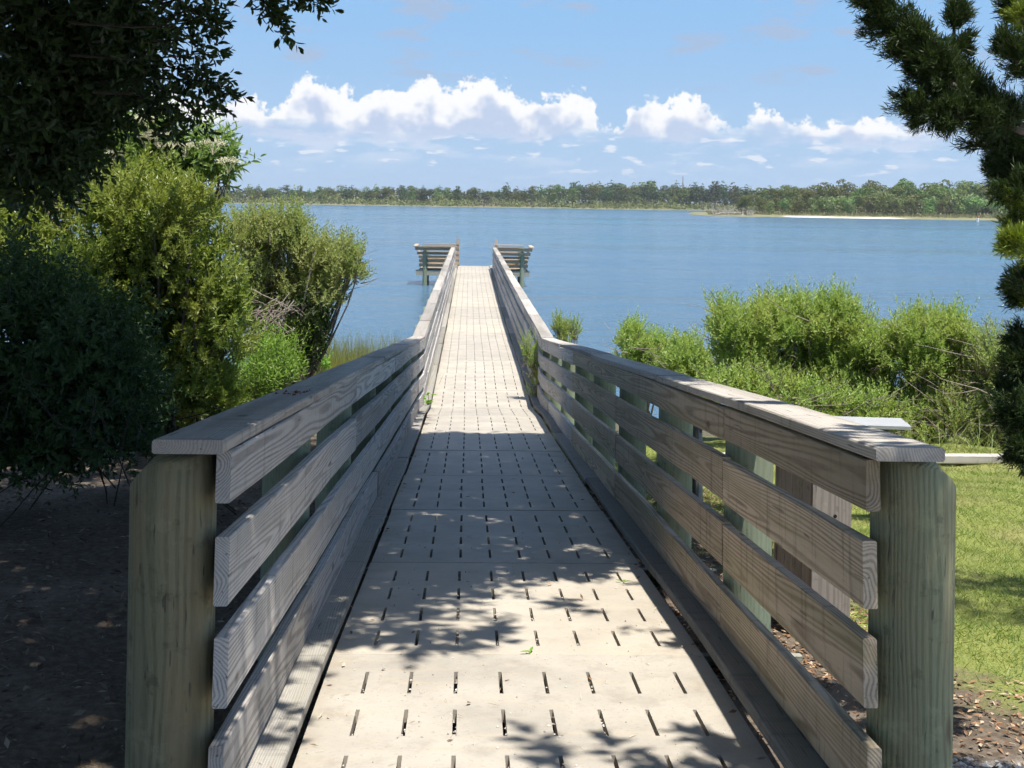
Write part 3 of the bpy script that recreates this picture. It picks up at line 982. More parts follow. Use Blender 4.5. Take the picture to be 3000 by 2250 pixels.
# the body of the wood behind the first trees: one mass
n = 9000
xd = rng.uniform(330, 2360, n)
Yt = 600 + rng.uniform(40, 120, n)
Pw = np.zeros((n, 3))
for k in range(n):
    p = at(xd[k], 430, Yt[k])
    yq = Yt[k] - 600 + float(sho(p[0]))
    p = at(xd[k], np.interp(xd[k], TX, TY) + 12.0, yq)
    Pw[k] = (p[0], yq, 0.8 + (p[2] - 0.8) * rng.uniform(0.05, 1.0))
v, f = cards(rng, Pw, 1.9)
tag(MB().add(v, f).build('far_wood', M['far_pine']), 'dense dark green wood behind the far shore', 'wood', kind='stuff')

# mast above the far trees
mp = at(1475, 400, 900)
mt = at(1475, 381, 900)
e = empty('radio_mast', (mp[0], 900, 2.0), 'thin radio mast rising above the far trees', 'mast')
mb = MB()
hm = mt[2] - 2.0
for a in range(3):
    q = a * 2.094
    mb.add(*tube_vf([(0.45 * math.cos(q), 0.45 * math.sin(q), 0), (0.35 * math.cos(q), 0.35 * math.sin(q), hm)], 0.10, 5))
obj('mast_leg', mb.mesh('mast_leg'), M['tower'], e)
mb = MB()
for k in range(12):
    z = hm * k / 12
    for a in range(3):
        q, q2 = a * 2.094, (a + 1) * 2.094
        mb.add(*tube_vf([(0.42 * math.cos(q), 0.42 * math.sin(q), z), (0.42 * math.cos(q2), 0.42 * math.sin(q2), z + hm / 12)], 0.06, 4))
obj('lattice', mb.mesh('lattice'), M['tower'], e)

# island on the right
YI = 368.0
ip = [at(xd, 470, YI)[0] for xd in (1532, 1548, 1640, 1850, 2000, 2160, 2400, 2900)]
ix = np.concatenate([np.linspace(ip[0], ip[1], 6)[:-1], np.linspace(ip[1], ip[-1] + 40, 60)])
prof_y = np.array([0, 1.5, 5, 12, 30, 60, 110, 116], float)
prof_z = np.array([-0.3, 0.05, 0.35, 0.8, 1.1, 1.0, 0.4, -0.3])
fad = np.clip((ix - ip[0]) / (ip[2] - ip[0]), 0.02, 1) ** 0.7
sh_i = 3.0 * np.sin(ix * 0.07) + 2.0 * np.sin(ix * 0.19 + 1)
IX, IY = np.meshgrid(ix, prof_y)
IYY = YI + sh_i[None, :] + IY * (0.25 + 0.75 * fad[None, :])
IZ = np.where(prof_z[:, None] > 0, prof_z[:, None] * fad[None, :], prof_z[:, None])
ii = (np.arange(len(prof_y) - 1)[:, None] * len(ix) + np.arange(len(ix) - 1)[None, :]).ravel()
m_, t_ = mat('island_sand_and_grass')
geo = t_.n('ShaderNodeNewGeometry')
sx = t_.n('ShaderNodeSeparateXYZ', {0: (geo, 'Position')})
nz = t_.noise((geo, 'Position'), 0.25, 4.0, 0.6)
hz = t_.m('ADD', (sx, 2), t_.m('MULTIPLY', t_.m('SUBTRACT', nz, 0.5), 0.25))
sandy = t_.m('MULTIPLY', t_.ss(hz, 0.42, 0.28), t_.m('MULTIPLY', t_.ss((sx, 0), at(1690, 470, YI)[0], at(1730, 470, YI)[0]), t_.ss((sx, 0), at(1990, 470, YI)[0], at(1920, 470, YI)[0])))
col = t_.mix(t_.ss(nz, 0.35, 0.65), (0.23, 0.20, 0.11), (0.16, 0.17, 0.07))
col = t_.mix(sandy, col, (0.72, 0.65, 0.53))
finish(t_, col, 0.95, None)
struct(MB().add(np.stack([IX, IYY, IZ], -1).reshape(-1, 3), np.stack([ii, ii + 1, ii + len(ix) + 1, ii + len(ix)], -1)).build('island', m_, smooth=True))


def ish(x):
    return YI + np.interp(x, ix, sh_i)


# (x in photo, top in photo, extra depth, kind)
ITX = np.array([2000, 2150, 2200, 2260, 2330, 2420, 2470, 2560, 2620, 2700, 2800, 2900, 3100]) * 0.73733
ITY = np.array([610, 585, 572, 552, 548, 538, 540, 538, 533, 545, 540, 541, 540]) * 0.73733
IM = {'pine': [], 'oak': [], 'shrub': []}
for kind, seed in (('pine', 200), ('oak', 220), ('shrub', 240)):
    for k in range(4):
        a, b = far_tree_meshes(kind, seed + k, 1100 if kind != 'shrub' else 800, 0.050 if kind == 'pine' else (0.058 if kind == 'oak' else 0.085))
        a.materials.append(M['far_oak'] if kind == 'oak' else (M['far_pine'] if kind == 'pine' else M['far_shrub']))
        b.materials.append(M['bark'])
        IM[kind].append((a, b))
for k in range(64):
    xd = 1585 + (k + rng.uniform(0, 1)) / 64 * (2330 - 1585)
    row = k % 3
    Yt = YI + (18, 32, 50)[row] + rng.uniform(-4, 4)
    p = at(xd, 470, Yt)
    yd = np.interp(xd, ITX, ITY)
    topz = at(xd, yd + (26 if row == 0 else (9 if row == 1 else 0)) + rng.uniform(-2, 5), Yt)[2]
    h = max(2.4, topz - 0.9) * 1.2
    kind = 'shrub' if (row == 0) else ('oak' if rng.uniform() < 2.0 else 'pine')
    lab = {'shrub': 'bushy shrub on the sandy island', 'oak': 'dense rounded tree on the sandy island', 'pine': 'dark upright tree on the sandy island'}[kind]
    far_tree({'shrub': 'island_shrub', 'oak': 'broadleaf_tree', 'pine': 'evergreen_tree'}[kind], IM[kind][rng.integers(0, 4)], (p[0], Yt, 0.85), h,
             rng.uniform(0.85, 1.25) * (1.0 if kind != 'pine' else 1.3), lab, 'shrub' if kind == 'shrub' else 'tree',
             {'shrub': 'shrubs of the island', 'oak': 'rounded trees of the island', 'pine': 'upright trees of the island'}[kind], None, None, rng.uniform(0, 6.28))
n = 5000
xb = rng.uniform(ip[2] - 14, ip[-1], n)
dp = rng.uniform(0, 1, n)
Pb = np.stack([xb, ish(xb) + 8 + dp * 9, 0.5 + rng.uniform(0, 1.0, n)], -1)
d = norm(rng.normal(0, 0.25, (n, 3)) + np.array([0, 0, 1]))
v, f = leaf_vf(Pb - np.array([0, 0, 0.5]), d, rng.normal(size=(n, 3)) + np.array([0, -1.5, 0]), rng.uniform(0.7, 1.3, n), 0.35)
m2 = leaf_mat('dry_shore_grass', (0.24, 0.21, 0.11), (0.18, 0.19, 0.075), None, 0.2, 0.8)
tag(MB().add(v, f).build('shore_grass', m2), 'tan grass along the edge of the sandy island', 'grass', kind='stuff')
n = 5000
xd = rng.uniform(1600, 2360, n)
Yt = YI + rng.uniform(24, 64, n)
Pw = np.zeros((n, 3))
for k in range(n):
    p = at(xd[k], np.interp(xd[k], ITX, ITY) + 22, Yt[k])
    Pw[k] = (p[0], Yt[k], 0.8 + (p[2] - 0.8) * rng.uniform(0.0, 0.95) * min(1.0, (Yt[k] - YI) / 48))
v, f = cards(rng, Pw, 0.95)
tag(MB().add(v, f).build('island_thicket', M['far_oak']), 'dense green thicket between the trees of the sandy island', 'thicket', kind='stuff')
# bleached fallen tree and dead brush at the tip
e0 = at(1575, 462, YI + 4)
e = empty('fallen_tree', (e0[0], YI + 4, 0.2), 'bleached fallen tree with bare limbs at the island tip', 'driftwood')
rg = np.random.default_rng(77)
mb, mt = MB(), MB()
mt.add(*tube_vf(bent(rg, (-4.5, 0, 0.2), (4, 1, 1.0), 6, 0.03), np.linspace(0.28, 0.12, 6), 7))
for k in range(46):
    s = np.array([rg.uniform(-4.5, 7.5), rg.uniform(-2, 3), rg.uniform(0, 0.6)])
    a = rg.uniform(0, 6.28)
    tip = s + np.array([math.cos(a) * rg.uniform(0.6, 2.6), math.sin(a) * 1.0, rg.uniform(0.5, 2.3)])
    pth = bent(rg, s, tip, 5, 0.08)
    mb.add(*tube_vf(pth, np.linspace(0.11, 0.03, 5), 5))
    for q in range(4):
        j = pth[rg.integers(2, 5)]
        mb.add(*tube_vf(bent(rg, j, j + rg.normal(0, 0.5, 3) + np.array([0, 0, 0.35]), 3, 0.08), np.linspace(0.05, 0.02, 3), 4))
obj('trunk', mt.mesh('trunk'), M['drift'], e)
obj('limb', mb.mesh('limb'), M['drift'], e)
for xd, yd, h in ((1612, 425, 7.2), (1640, 432, 6.0), (1596, 440, 4.8)):
    p = at(xd, 470, YI + 12)
    a, b = IM['oak'][int(xd) % 4]
    e = empty('leaning_shrub', (p[0], YI + 12, 0.4), {1612: 'tallest wind-bent olive shrub at the island tip', 1640: 'olive shrub just right of the wind-bent one at the island tip', 1596: 'lowest olive shrub beside the bleached fallen tree'}[xd], 'shrub', 'shrubs at the island tip')
    e.scale = (h * 1.0, h * 1.0, h)
    e.rotation_euler = (0, 0.25, xd)
    obj('crown', a, None, e)
    obj('trunk', b, None, e)
# channel buoy
bp_ = at(2112, 478, 330)
e = empty('channel_buoy', (bp_[0], 330, 0.0), 'small white and orange buoy afloat near the island', 'buoy')
mb = MB().add(*tube_vf([(0, 0, -0.3), (0, 0, 0.0), (0, 0, 0.9), (0, 0, 1.0)], [0.28, 0.32, 0.30, 0.12], 12))
obj('float', mb.mesh('float'), M['white'], e)
mb = MB().add(*tube_vf([(0, 0, 1.0), (0, 0, 1.05), (0, 0, 1.7), (0, 0, 1.75)], [0.05, 0.22, 0.22, 0.03], 10))
obj('topmark', mb.mesh('topmark'), M['orange'], e)

# ------------------------------------------------------------------ near vegetation
def lobes_px(ls, Y, depth):
    """(x, y, rx, ry[, dY]) read off the photograph, put at distance Y"""
    out = []
    for l in ls:
        y_ = Y + (l[4] if len(l) > 4 else 0.0)
        c = at(l[0], l[1], y_)
        out.append((c[0], c[1], c[2], pxm(l[2], y_), depth, pxm(l[3], y_)))
    return out


def plant(name, label, cat, base, lobes, leafmat, nshoot, nl, sl, L, Wd, seed, open_=55, upw=0.9, surf=0.45, stemmat='twig', stems=9, r0=0.03, twigs=0, group=None, hi=False, zmin=-0.7, droop=0.1, extra=None, spread=0.10):
    rg = np.random.default_rng(seed)
    e = empty(name, tuple(base), label, cat, group)
    base = np.asarray(base, float)
    P, d = in_lobes(rg, lobes, nshoot, surf, zmin)
    g = gz(P[:, 0], P[:, 1])
    P[:, 2] = np.maximum(P[:, 2], np.maximum(g, 0) + 0.05)
    D = norm(d * 0.7 + np.array([0, 0, upw]) + rg.normal(0, 0.22, d.shape))
    mb = MB()
    sv = sl * rg.uniform(0.6, 1.3, nshoot) * np.where(d[:, 2] > 0.45, rg.uniform(1.0, 1.9, nshoot), 1.0)
    mb.add(*shoot_leaves(rg, P - base, D, nl, sv, L, Wd, open_, hi, 0.18, droop))
    if extra is not None:
        extra(mb, rg, base)
    obj('foliage', mb.mesh('foliage'), leafmat, e)
    sb = MB()
    for l in lobes:
        for q in range(max(1, stems // len(lobes))):
            tip = np.array(l[:3]) + rg.normal(0, 0.4, 3) * np.array(l[3:6])
            sb.add(*tube_vf(bent(rg, rg.normal(0, spread, 3) * np.array([1, 0.5, 0]), tip - base, 6, 0.05), np.linspace(r0, r0 * 0.3, 6), 5))
    # thin woody shoots carrying the leaves (a share of them)
    for q in rg.choice(nshoot, min(nshoot, 120), replace=False):
        a = P[q] - base
        sb.add(*tube_vf([a - D[q] * sl * 1.4, a, a + D[q] * sv[q]], np.array([0.006, 0.005, 0.002]) * max(0.6, r0 / 0.03), 4))
    for q in range(twigs):
        l = lobes[rg.integers(0, len(lobes))]
        s = np.array(l[:3]) - base + rg.normal(0, 0.35, 3) * np.array(l[3:6]) - np.array([0, 0, l[5] * 0.5])
        tip = s + np.array([rg.normal(0, 0.35), rg.normal(-0.15, 0.25), rg.uniform(0.0, 0.5)])
        sb.add(*tube_vf(bent(rg, s, tip, 5, 0.08), np.linspace(0.008, 0.002, 5), 4))
    obj('stem', sb.mesh('stem'), M[stemmat], e)
    return e


def gp(x, y):
    return np.array((x, y, float(gz(x, y))))


# --- wax myrtle in the sun, left
lw = lobes_px([(300, 440, 105, 95), (400, 470, 75, 80), (230, 560, 140, 140), (370, 580, 120, 130), (455, 620, 70, 110), (480, 720, 62, 110), (350, 740, 150, 150), (420, 830, 90, 90), (300, 860, 130, 90), (460, 880, 52, 70), (170, 640, 90, 100, -0.5), (80, 520, 120, 100, 0.4), (40, 620, 110, 90, 0.3), (150, 430, 100, 80, 0.5), (20, 440, 90, 90, 0.6)], 11.6, 0.75)
lw = clump(lw, 501, 6, 0.50)
pb = at(360, 930, 11.6)
plant('wax_myrtle', 'tall olive green evergreen bush in full sun left of the railing', 'bush', gp(pb[0], 11.6), lw, M['myrtle'], 6200, 15, 0.16, 0.076, 0.025, 1, 58, 0.45, 0.42, 'bark', 22, 0.035, 40)

# --- elder with cream flower heads behind it
le = lobes_px([(290, 330, 70, 60), (380, 370, 80, 50), (440, 360, 60, 40), (330, 400, 90, 50), (470, 385, 30, 24), (240, 360, 60, 50)], 13.2, 0.5)


def elder_flowers(mb, rg, base):
    pass


pe = at(360, 600, 13.2)
eld = plant('elder_bush', 'bush with flat cream flower heads rising behind the olive bush', 'bush', gp(pe[0], 13.2), le, M['elder'], 520, 11, 0.26, 0.125, 0.042, 2, 70, 0.45, 0.5, 'bark', 14, 0.03, 0, None, True, -0.5, 0.25)
rg = np.random.default_rng(22)
eb = np.array(eld.location)
for (xd, yd) in ((283, 262), (315, 266), (335, 294), (312, 304), (360, 322), (398, 320), (457, 313), (490, 354), (238, 338), (254, 242)):
    c = at(xd + 3, yd - 5, 12.5 + rg.uniform(-0.1, 0.1)) - eb
    n = 320
    r = np.sqrt(rg.uniform(0, 1, n)) * rg.uniform(0.10, 0.145)
    a = rg.uniform(0, 6.28, n)
    P = c + np.stack([r * np.cos(a), r * np.sin(a), 0.012 * rg.normal(size=n) + 0.03 * (1 - (r / 0.12) ** 2)], -1)
    v, f = leaf_vf(P, norm(rg.normal(size=(n, 3)) * np.array([1, 1, 0.3])), np.array([[0, 0, 1.0]]) + rg.normal(0, 0.4, (n, 3)), 0.016, 0.013, 0.1, 0.0)
    mb = MB().add(v, f)
    for q in range(9):
        k = rg.integers(0, n)
        mb.add(*tube_vf([c - np.array([0, 0, 0.13]), P[k]], 0.0025, 3))
    obj('flower_head', mb.mesh('flower_head'), M['flower'], eld)

# --- groundsel bush by the water, left
lg = lobes_px([(520, 520, 26, 58), (560, 560, 40, 80), (600, 520, 34, 60), (645, 525, 30, 58), (690, 570, 38, 55), (735, 580, 45, 45), (760, 590, 26, 36), (640, 610, 90, 60), (560, 640, 55, 60), (700, 625, 50, 40), (590, 700, 60, 50)], 17.0, 0.8)
lg = clump(lg, 502, 6, 0.46)
pb = at(600, 760, 17.0)
plant('groundsel_bush', 'feathery light green bush leaning over the water on the left', 'bush', gp(pb[0], 17.0), lg, M['groundsel2'], 3600, 15, 0.21, 0.066, 0.025, 3, 58, 0.9, 0.5, 'twig', 22, 0.03, 70)
# vine hanging down its right side
lv = lobes_px([(640, 690, 55, 45), (665, 720, 42, 45), (680, 680, 26, 40), (610, 735, 40, 40)], 16.6, 0.45)


def vine_strands(mb, rg, base):
    for xd, yd, ln in ((690, 720, 60), (700, 690, 50), (660, 745, 46), (675, 735, 60), (640, 750, 30), (652, 760, 38), (705, 660, 40)):
        a = at(xd, yd, 16.5)
        L_ = pxm(ln, 16.5)
        n = 34
        tq = rg.uniform(0, 1, n)
        P = a - base + np.stack([rg.normal(0, 0.03, n), rg.normal(0, 0.03, n), -tq * L_], -1)
        D = norm(np.stack([rg.normal(0, 1, n), rg.normal(0, 1, n), -rg.uniform(0.5, 1.5, n)], -1))
        mb.add(*leaf_vf(P, D, rg.normal(size=(n, 3)) + np.array([0, -1.0, 0.6]), 0.075, 0.038, 0.1, 0.1))


pv = at(640, 760, 16.6)
plant('creeper', 'dark hanging creeper trailing from the feathery bush', 'creeper', gp(pv[0], 16.6), lv, M['vine'], 620, 9, 0.16, 0.075, 0.036, 4, 75, -0.6, 0.4, 'twig', 6, 0.012, 0, None, False, -0.9, 0.2, vine_strands)
# dead twigs poking out between them
rg = np.random.default_rng(9)
pt = at(590, 690, 16.0)
e = empty('dead_branch', tuple(gp(pt[0], 16.0)), 'bare grey twigs sticking out below the feathery bush', 'branch')
mb = MB()
for k in range(60):
    a = at(600 + rg.normal(0, 22), 668 + rg.normal(0, 16), 16.0)
    b = at(585 + rg.normal(0, 34), 705 + rg.normal(0, 20), 15.8)
    mb.add(*tube_vf(bent(rg, a, b, 5, 0.07), np.linspace(0.008, 0.003, 5), 4))
me = mb.mesh('twig')
me.transform(Matrix.Translation(-Vector(e.location)))
obj('twig', me, M['twig'], e)

# --- bright weeds between bush and railing
lweed = lobes_px([(570, 810, 60, 40), (540, 850, 50, 40), (610, 830, 36, 40), (510, 870, 40, 30), (560, 880, 60, 24)], 14.2, 0.5)
pb = at(560, 900, 14.2)
plant('weed_clump', 'bright green leafy weeds between the olive bush and the railing', 'weeds', gp(pb[0], 14.2), lweed, M['weed'], 620, 14, 0.30, 0.085, 0.016, 6, 55, 1.3, 0.5, 'twig', 5, 0.01, 0, None, False, -0.4, 0.3)
pb = at(690, 800, 20.0)
plant('young_weed', 'small broad-leaved weed by the marsh grass at the waterline', 'weeds', gp(pb[0], 20.0), lobes_px([(690, 792, 14, 22)], 20.0, 0.12), M['weed'], 24, 8, 0.22, 0.085, 0.05, 61, 65, 1.3, 0.6, 'twig', 3, 0.008)

# --- shaded thicket at the left edge
lt = lobes_px([(20, 640, 90, 80), (70, 740, 140, 100), (190, 760, 90, 90), (120, 850, 140, 80), (230, 830, 70, 70), (30, 880, 110, 80), (40, 950, 130, 60), (190, 930, 120, 56), (270, 900, 60, 60, 0.6)], 8.6, 0.8)
pb = at(110, 950, 8.6)
plant('shaded_thicket', 'dark tangled thicket in deep shade at the left edge', 'thicket', gp(pb[0], 8.6), lt, M['thicket'], 3000, 12, 0.20, 0.065, 0.032, 7, 65, 0.1, 0.45, 'dark_bark', 24, 0.006, 20, None, False, -0.9, 0.2, None, 0.8)
# trailing bare vines at its foot
rg = np.random.default_rng(19)
pt = at(170, 960, 7.6)
e = empty('bare_vines', tuple(gp(pt[0], 7.6)), 'tangle of bare grey vines at the foot of the dark thicket', 'vines')
mb = MB()
for k in range(16):
    x0 = rg.uniform(-10, 330)
    a = at(x0, rg.uniform(800, 900), 7.8 + rg.uniform(-0.3, 0.5))
    b = at(x0 + rg.normal(0, 110), rg.uniform(915, 1005), 7.4 + rg.uniform(-0.4, 0.4))
    b[2] = max(b[2], float(gz(b[0], b[1])))
    mb.add(*tube_vf(bent(rg, a, b, 9, 0.22), np.linspace(0.0045, 0.002, 9), 4))
me = mb.mesh('vine_stem')
me.transform(Matrix.Translation(-Vector(e.location)))
obj('vine_stem', me, M['dark_bark'], e)

# --- the big tree: trunk on the left, limbs arching over the ramp, leaves hanging into the top of the view
rg = np.random.default_rng(31)
TB = gp(-4.6, 7.6)
oak = empty('shade_tree', tuple(TB), 'large dark-leaved tree whose leafy limbs hang into the top left corner', 'tree')
trunk_top = np.array((-4.1, 7.2, 6.3))
tb = MB()
tb.add(*tube_vf(bent(rg, (0, 0, -0.2), trunk_top - TB, 7, 0.02), np.linspace(0.24, 0.15, 7), 12))
obj('trunk', tb.mesh('trunk', True), M['dark_bark'], oak)
up = MB()


def slab(rg, x0, x1, y0, y1, n, lo, hi):
    """leafy shoots high in the crown, spread so that their shade falls on x0..x1, y0..y1 of the deck's level"""
    qx, qy = rg.uniform(x0, x1, n), rg.uniform(y0, y1, n)
    sx_, sy_ = SUN_TO.x / SUN_TO.z, SUN_TO.y / SUN_TO.z
    zd = dz(np.clip(qy, 3, 50))
    z = np.maximum(EYE + np.clip(qy - 1.2, 0, None) * 0.172 + lo, 6.2) + rg.uniform(0, hi, n)
    h = z - zd
    P = np.stack([qx + sx_ * h, qy + sy_ * h, z], -1)
    w = 0.20 * np.sin(qx * 5.3 + qy * 2.1) + 0.16 * np.sin(qy * 6.3 - qx * 3.0) + 0.10 * np.sin(qx * 11 + qy * 9)
    near = (qx < 1.4) & (qy > 3.95 + w * 0.6) & (qy < 6.15 + 0.5 * qx + w)       # open sky above the sunlit near deck
    keep = np.where(near & (qx > -0.05 + w), 0.02, np.where(near & (qx > -0.7), 0.42, 1.0))
    cap = (qx > 0.70) & (qx < 1.35) & (qy > 4.0 + w) & (qy < 6.7 + w)
    keep = np.where(cap, 0.0, keep)
    streak_ = np.sin(qy * 7.0 + 1.5 * np.sin(qx * 2.2) + qx * 0.8) + 0.8 * np.sin(qx * 3.1 + qy * 1.7)
    keep = np.where((qx > -0.4) & (streak_ > 1.42), 0.12, keep)                       # long thin gaps
    return P[rg.uniform(size=n) < keep]


for args in ((-10.5, -0.9, -3.0, 9.3, 9500, 0.9, 2.6), (-3.6, -0.8, 2.4, 8.6, 3200, 0.9, 2.2), (-0.95, 1.25, 5.0, 13.9, 5200, 1.0, 2.4), (-1.7, -0.7, 8.0, 16.2, 800, 0.9, 1.6), (0.25, 1.9, 1.6, 4.05, 420, 0.9, 1.6), (1.0, 1.9, 7.0, 12.0, 500, 0.9, 1.6), (-4.8, -0.9, 8.4, 11.3, 1100, 0.9, 1.6)):
    P = slab(rg, *args)
    D = norm(rg.normal(0, 0.6, P.shape) + np.array([0.2, 0, 0.05]))
    up.add(*shoot_leaves(rg, P - TB, D, 11, 0.30 * rg.uniform(0.7, 1.3, len(P)), 0.150, 0.085, 65, False, 0.15, 0.12))
# visible part
lv2 = lobes_px([(90, 60, 190, 130), (220, 60, 120, 110), (60, 210, 140, 110), (180, 190, 100, 80), (40, 330, 110, 90), (130, 300, 80, 60)], 7.0, 0.55)
P, d = in_lobes(rg, lv2, 1350, 0.55, -1)
D = norm(d * 0.5 + rg.normal(0, 0.5, d.shape) + np.array([0.35, 0, -0.15]))
up.add(*shoot_leaves(rg, P - TB, D, 10, 0.24 * rg.uniform(0.7, 1.3, len(P)), 0.078, 0.036, 62, True, 0.15, 0.12))
sprigs = [[(150, 50), (300, 60), (400, 50), (468, 22)], [(150, 120), (300, 130), (410, 118), (462, 112)], [(200, 180), (330, 170), (430, 172), (508, 202)], [(200, 200), (300, 205), (372, 245), (384, 300)],
          [(250, 150), (350, 195), (430, 212), (468, 230)], [(545, -40), (572, 15), (600, 42), (625, 76)], [(620, -60), (640, -10), (668, 0), (694, 10)], [(520, -40), (560, -5), (585, 10), (600, 22)], [(300, 20), (380, 0), (440, -10), (470, -12)],
          [(330, 90), (400, 85), (440, 70), (465, 60)], [(300, 120), (380, 150), (430, 150), (470, 165)], [(330, 180), (380, 215), (420, 235), (436, 265)], [(280, 190), (340, 225), (365, 250), (362, 285)], [(350, 150), (400, 180), (445, 190), (480, 195)],
          [(230, 200), (280, 215), (300, 225), (310, 235)], [(360, 40), (410, 20), (440, 40), (455, 45)]]
limbs = [((-3.9, 7.2, 6.1), (1.6, 8.4, 8.2)), ((-4.0, 7.2, 6.2), (-0.9, 3.4, 7.4)), ((-4.2, 7.3, 5.6), (-2.2, 6.9, 5.1)), ((-4.1, 7.1, 6.3), (-7.5, 4.0, 8.4)), ((-4.1, 7.1, 6.3), (-3.0, 0.5, 8.2)), ((-4.1, 7.2, 6.3), (-0.6, 11.4, 8.9))]
for a, b in limbs:
    obj('limb', MB().add(*tube_vf(bent(rg, np.array(a) - TB, np.array(b) - TB, 7, 0.03), np.linspace(0.10, 0.03, 7), 7)).mesh('limb', True), M['dark_bark'], oak)
for sp in sprigs:
    Yq = 6.6 + rg.uniform(-0.3, 0.4)
    pth = np.array([at(x, y, Yq) for x, y in sp]) - TB
    tt = np.linspace(0, 1, 14)
    fine = np.stack([np.interp(tt, np.linspace(0, 1, len(pth)), pth[:, c]) for c in range(3)], -1)
    obj('twig', MB().add(*tube_vf(fine, np.linspace(0.008, 0.0018, 14), 5)).mesh('twig'), M['dark_bark'], oak)
    ss = np.array([fine[i] for i in range(1, 13)])
    dd = norm(np.gradient(fine, axis=0))[1:13]
    for rep in range(2):
        q = ss + rg.normal(0, 0.012, ss.shape)
        D = norm(dd + rg.normal(0, 0.75, dd.shape))
        up.add(*shoot_leaves(rg, q, D, 5, 0.11 * rg.uniform(0.6, 1.2, len(q)), 0.066, 0.029, 55, True, 0.12, 0.1))
    up.add(*shoot_leaves(rg, fine[-1:], dd[-1:], 6, 0.10, 0.062, 0.027, 45, True, 0.12, 0.1))
obj('crown', up.mesh('crown'), M['oak'], oak)
print('oak leaves', up.n)

# --- shrubs along the bank on the right
rb = lobes_px([(1370, 745, 42, 42), (1415, 760, 30, 32), (1380, 790, 60, 40)], 19.0, 0.6)
rb = clump(rb, 511, 5, 0.50)
pb = at(1380, 830, 19.0)
plant('bank_shrub', 'small light green shrub nearest the bend of the right railing', 'shrub', gp(pb[0], 19.0), rb, M['groundsel'], 800, 15, 0.17, 0.066, 0.025, 12, 58, 1.0, 0.5, 'twig', 9, 0.02, 20, 'shrubs along the bank')
rb = lobes_px([(1485, 775, 34, 44), (1460, 800, 40, 40), (1510, 805, 40, 40)], 17.4, 0.6)
rb = clump(rb, 512, 5, 0.50)
pb = at(1480, 850, 17.4)
plant('bank_shrub', 'narrow light green shrub between the small one and the tallest one', 'shrub', gp(pb[0], 17.4), rb, M['groundsel'], 800, 15, 0.17, 0.066, 0.025, 13, 58, 1.0, 0.5, 'twig', 9, 0.02, 20, 'shrubs along the bank')
rb = lobes_px([(1570, 715, 36, 50), (1600, 760, 70, 70), (1660, 730, 60, 70), (1740, 710, 75, 68), (1800, 730, 60, 70), (1850, 760, 60, 60), (1640, 820, 110, 60), (1760, 810, 110, 80), (1860, 830, 60, 60), (1895, 760, 26, 50)], 15.4, 0.9)
rb = clump(rb, 513, 7, 0.45)
pb = at(1740, 900, 15.4)
plant('bank_shrub', 'largest and tallest light green shrub on the right bank', 'shrub', gp(pb[0], 15.4), rb, M['groundsel'], 5200, 15, 0.21, 0.072, 0.025, 14, 58, 1.0, 0.5, 'twig', 26, 0.03, 120, 'shrubs along the bank')
rb = lobes_px([(1975, 740, 50, 50), (2040, 740, 46, 50), (1960, 800, 60, 60), (2040, 820, 66, 70), (1980, 880, 80, 50), (2080, 790, 40, 60)], 14.7, 0.8)
rb = clump(rb, 514, 7, 0.45)
pb = at(2000, 930, 14.7)
plant('bank_shrub', 'loose light green shrub with gaps right of the tallest one', 'shrub', gp(pb[0], 14.7), rb, M['groundsel'], 2500, 15, 0.20, 0.066, 0.024, 15, 58, 1.0, 0.5, 'twig', 24, 0.025, 90, 'shrubs along the bank')
rb = lobes_px([(2130, 790, 46, 56), (2180, 800, 40, 60), (2120, 870, 60, 60), (2190, 880, 60, 60), (2060, 905, 60, 46), (2150, 930, 70, 40)], 14.0, 0.7)
rb = clump(rb, 515, 7, 0.45)
pb = at(2130, 960, 14.0)
plant('bank_shrub', 'pale shrub with many dry twigs beside the cedar', 'shrub', gp(pb[0], 14.0), rb, M['groundsel2'], 1600, 15, 0.20, 0.062, 0.021, 16, 58, 1.0, 0.5, 'twig', 26, 0.02, 420, 'shrubs along the bank')
rb = lobes_px([(1780, 880, 60, 34), (1880, 900, 70, 34), (1690, 860, 60, 30), (1600, 850, 60, 34), (1960, 925, 60, 30), (1540, 850, 40, 30)], 14.2, 0.5)
pb = at(1760, 930, 14.2)
plant('low_brush', 'low green brush with bare twigs along the foot of the bank shrubs', 'brush', gp(pb[0], 14.2), rb, M['groundsel'], 1000, 13, 0.16, 0.064, 0.026, 17, 62, 0.6, 0.5, 'twig', 12, 0.015, 260)
rb = lobes_px([(1208, 712, 13, 20), (1240, 718, 13, 18), (1222, 730, 18, 16)], 21.0, 0.25)
pb = at(1222, 760, 21.0)
plant('bank_shrub', 'sprig of light green shrub seen just past the bend of the right railing', 'shrub', gp(pb[0], 21.0), rb, M['groundsel'], 130, 15, 0.13, 0.055, 0.020, 18, 55, 1.1, 0.5, 'twig', 9, 0.018, 0, 'shrubs along the bank')
# plant growing through the right railing
rb = lobes_px([(1140, 760, 9, 22), (1152, 785, 13, 26), (1165, 815, 13, 24), (1158, 850, 9, 20)], 18.8, 0.10)
pb = at(1165, 880, 18.8)
plant('railing_shrub', 'green shrub pushing through the boards of the right railing', 'shrub', gp(pb[0] + 0.1, 18.8), rb, M['groundsel'], 120, 14, 0.18, 0.055, 0.019, 19, 55, 1.1, 0.6, 'twig', 6, 0.008)
